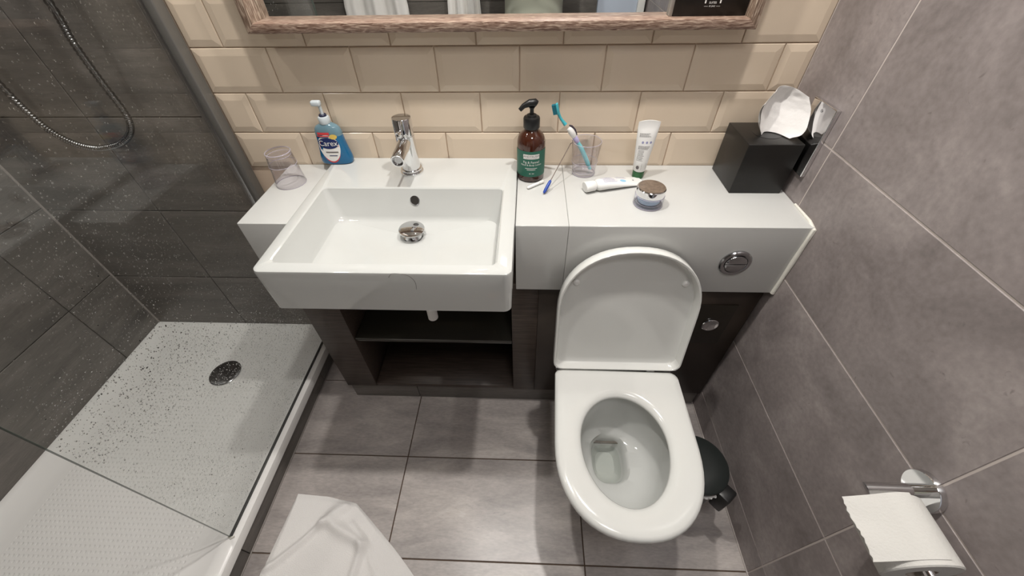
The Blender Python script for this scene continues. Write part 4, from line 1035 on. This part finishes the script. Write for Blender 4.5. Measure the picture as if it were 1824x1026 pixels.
# ------------------------------------------------------------------ behind the camera (seen in the mirror)
door = thing('door_1', 'pale blue door', 'door', (0.53, YF, 0)); del door['category']; del door['label']; door['kind'] = 'structure'
box('door_leaf', (0.405, YF + 0.0005, 0.005), (0.625, YF + 0.036, 2.0), 'door_blue', door, 0.002, 2)
box('door_jamb', (0.626, YF + 0.0005, 0.0), (0.665, YF + 0.05, 2.04), 'white_plastic', door, 0.002, 2)
def hanging_towel(label, x0, x1, z0, z1, seed):
    t = thing('hanging_towel', label, 'towel', ((x0 + x1) / 2, YF, z0), 'white towels hanging behind the camera')
    nu, nv = 36, 14; V = []; F = []
    for j in range(nv + 1):
        for i in range(nu + 1):
            s = i / nu; q = j / nv
            pinch = 0.45 + 0.55 * min(1, q * 1.6)
            x = (x0 + x1) / 2 + (s - 0.5) * (x1 - x0) * pinch
            y = YF + 0.045 + 0.018 * math.sin(s * 17 + seed) + 0.008 * math.sin(s * 37 + q * 2 + seed)
            V.append(Vector((x, y, z1 + (z0 - z1) * q)))
    for j in range(nv):
        for i in range(nu):
            a = j * (nu + 1) + i; F.append([a, a + 1, a + nu + 2, a + nu + 1])
    n0 = len(V); V += [q + Vector((0, -0.006, 0)) for q in V]; F += [[n0 + q for q in reversed(fc)] for fc in F]
    raw('cloth', V, F, 'cotton', t, smooth=True, angle=70)
    xm = (x0 + x1) / 2
    tube('hook', [(xm, YF + 0.0005, z1 + 0.01), (xm, YF + 0.04, z1 + 0.005), (xm, YF + 0.055, z1 + 0.02)], 0.005, 'chrome', t, 10)
hanging_towel('white towel hanging by the dark wall at the left of the reflection', -1.03, -0.67, 0.62, 1.62, 0.0)
hanging_towel('narrow white towel hanging next to the person in the reflection', -0.44, -0.25, 0.55, 1.60, 2.1)

def skin_mesh(name, J, E, mat, parent, sub=2, root=0):
    me = bpy.data.meshes.new(name); org = ORG[parent.name]
    me.from_pydata([tuple(Vector(p) - org) for p, r in J], E, [])
    o = bpy.data.objects.new(name, me); link(o, parent, org)
    md = o.modifiers.new('skin', 'SKIN'); md.use_smooth_shade = True
    for i, (p, r) in enumerate(J):
        sv = me.skin_vertices[0].data[i]; sv.radius = r if isinstance(r, tuple) else (r, r); sv.use_root = (i == root)
    sb = o.modifiers.new('sub', 'SUBSURF'); sb.levels = sub; sb.render_levels = sub
    dg = bpy.context.evaluated_depsgraph_get()
    me2 = bpy.data.meshes.new_from_object(o.evaluated_get(dg))
    o.modifiers.clear(); o.data = me2; me2.materials.clear(); me2.materials.append(M[mat])
    for p in me2.polygons: p.use_smooth = True
    return o
PX, PY = 0.045, -1.44
pe = thing('person', 'person in a pale olive t-shirt and dark jeans taking the picture', 'person', (PX, PY, 0))
def pj(dx, dy, z): return (PX + dx, PY + dy, z)
body = [(pj(0, 0, 0.92), (0.118, 0.082)), (pj(0, 0, 1.10), (0.112, 0.082)), (pj(0, 0.01, 1.28), (0.14, 0.10)), (pj(0, 0, 1.41), (0.10, 0.075)), (pj(0, 0.01, 1.49), 0.052), (pj(0, 0.03, 1.54), 0.055),
        (pj(-0.09, 0, 0.86), 0.085), (pj(-0.10, 0.01, 0.48), 0.058), (pj(-0.10, -0.01, 0.09), 0.042), (pj(-0.11, 0.11, 0.035), 0.035),
        (pj(0.09, 0, 0.86), 0.085), (pj(0.10, 0.01, 0.48), 0.058), (pj(0.10, -0.01, 0.09), 0.042), (pj(0.11, 0.11, 0.035), 0.035),
        (pj(-0.18, 0, 1.39), 0.052), (pj(-0.235, 0.05, 1.16), 0.042), (pj(-0.13, 0.27, 1.30), 0.032), (pj(-0.095, 0.300, 1.345), 0.026),
        (pj(0.18, 0, 1.39), 0.052), (pj(0.235, 0.05, 1.16), 0.042), (pj(0.13, 0.27, 1.30), 0.032), (pj(0.085, 0.300, 1.345), 0.026)]
be = [(0, 1), (1, 2), (2, 3), (3, 4), (4, 5), (0, 6), (6, 7), (7, 8), (8, 9), (0, 10), (10, 11), (11, 12), (12, 13), (3, 14), (14, 15), (15, 16), (16, 17), (3, 18), (18, 19), (19, 20), (20, 21)]
for hb, sx in ((17, 1), (21, -1)):
    for k, (fy, fz) in enumerate(((0.0, 0.03), (0.004, 0.012), (0.002, -0.008), (-0.004, -0.026))):
        b0 = Vector(body[hb][0]); i0 = len(body)
        body.append((tuple(b0 + Vector((sx * 0.020, 0.022, fz * 0.7))), 0.010)); body.append((tuple(b0 + Vector((sx * 0.042, 0.020 + fy, fz))), 0.009)); body.append((tuple(b0 + Vector((sx * 0.058, 0.006, fz))), 0.008))
        be += [(hb, i0), (i0, i0 + 1), (i0 + 1, i0 + 2)]
    i0 = len(body); b0 = Vector(body[hb][0])
    body.append((tuple(b0 + Vector((sx * 0.006, -0.004, 0.032))), 0.011)); body.append((tuple(b0 + Vector((sx * 0.026, -0.012, 0.048))), 0.009)); be += [(hb, i0), (i0, i0 + 1)]
skin_mesh('body', body, be, 'skin', pe)
skin_mesh('t_shirt', [(pj(0, 0.0, 0.74), (0.172, 0.132)), (pj(0, 0, 1.08), (0.160, 0.124)), (pj(0, 0.01, 1.28), (0.165, 0.125)), (pj(0, 0, 1.42), (0.115, 0.09)), (pj(0, 0.0, 1.455), (0.08, 0.07)), (pj(-0.185, 0, 1.39), 0.068), (pj(-0.225, 0.03, 1.24), 0.062), (pj(0.185, 0, 1.39), 0.068), (pj(0.225, 0.03, 1.24), 0.062)],
          [(0, 1), (1, 2), (2, 3), (3, 4), (3, 5), (5, 6), (3, 7), (7, 8)], 'olive', pe)
skin_mesh('jeans', [(pj(0, 0, 0.95), (0.150, 0.112)), (pj(-0.09, 0, 0.82), 0.098), (pj(-0.10, 0.01, 0.48), 0.074), (pj(-0.10, -0.01, 0.10), 0.060), (pj(0.09, 0, 0.82), 0.098), (pj(0.10, 0.01, 0.48), 0.074), (pj(0.10, -0.01, 0.10), 0.060)],
          [(0, 1), (1, 2), (2, 3), (0, 4), (4, 5), (5, 6)], 'denim', pe)
def head():
    bm = bmesh.new(); bmesh.ops.create_uvsphere(bm, u_segments=28, v_segments=20, radius=1)
    c = Vector(pj(0, 0.035, 1.615))
    for q in bm.verts:
        p = q.co.copy(); x, y, z = p
        w = 0.074 * (1 - 0.22 * max(0, -z) ** 1.4); d = 0.095
        fx = x * w; fy = y * d; fz = z * 0.112
        if y > 0.75 and abs(x) < 0.22 and -0.35 < z < 0.12: fy += 0.020 * (1 - abs(x) / 0.22) * (0.5 - z)
        if y > 0.6 and 0.02 < z < 0.22 and 0.2 < abs(x) < 0.55: fy -= 0.008
        if y > 0.7 and -0.55 < z < -0.42 and abs(x) < 0.35: fy += 0.004
        q.co = c + Vector((fx, fy, fz))
    return from_bm('head', bm, 'skin', pe, smooth=True, angle=80)
head()
bm = bmesh.new(); bmesh.ops.create_uvsphere(bm, u_segments=28, v_segments=16, radius=1)
bmesh.ops.delete(bm, geom=[q for q in bm.verts if q.co.z < -0.05 and q.co.y > -0.3 or q.co.z < 0.42 and q.co.y > 0.35], context='VERTS')
c = Vector(pj(0, 0.025, 1.63))
for q in bm.verts: q.co = c + Vector((q.co.x * 0.083, q.co.y * 0.103, q.co.z * 0.115))
from_bm('hair', bm, 'hair', pe, smooth=True, angle=80)
for s in (-1, 1):
    bm = bmesh.new(); bmesh.ops.create_uvsphere(bm, u_segments=12, v_segments=8, radius=1)
    for q in bm.verts: q.co = Vector(pj(s * 0.076, 0.03, 1.61)) + Vector((q.co.x * 0.009, q.co.y * 0.018, q.co.z * 0.03))
    from_bm('ear', bm, 'skin', pe, smooth=True)
    bm = bmesh.new(); bmesh.ops.create_uvsphere(bm, u_segments=12, v_segments=8, radius=0.011)
    for q in bm.verts: q.co = q.co + Vector(pj(s * 0.030, 0.112, 1.628))
    from_bm('eye', bm, 'white_plastic', pe, smooth=True)
# the phone, just behind the point of view
ph = thing('phone', 'slim black phone held up in both hands', 'phone', tuple(CAM - _f * 0.012))
bm = box_bm((-0.078, -0.012, -0.0042), (0.078, 0.060, 0.0042), 0.003, 2)
mw = Matrix(((_r.x, _u.x, -_f.x), (_r.y, _u.y, -_f.y), (_r.z, _u.z, -_f.z)))
bm.free()
bm = box_bm((-0.14, -0.060, 0.006), (0.012, 0.012, 0.0145), 0.003, 2)
for q in bm.verts: q.co = CAM + mw @ q.co
from_bm('case', bm, 'black_plastic', ph, smooth=True)
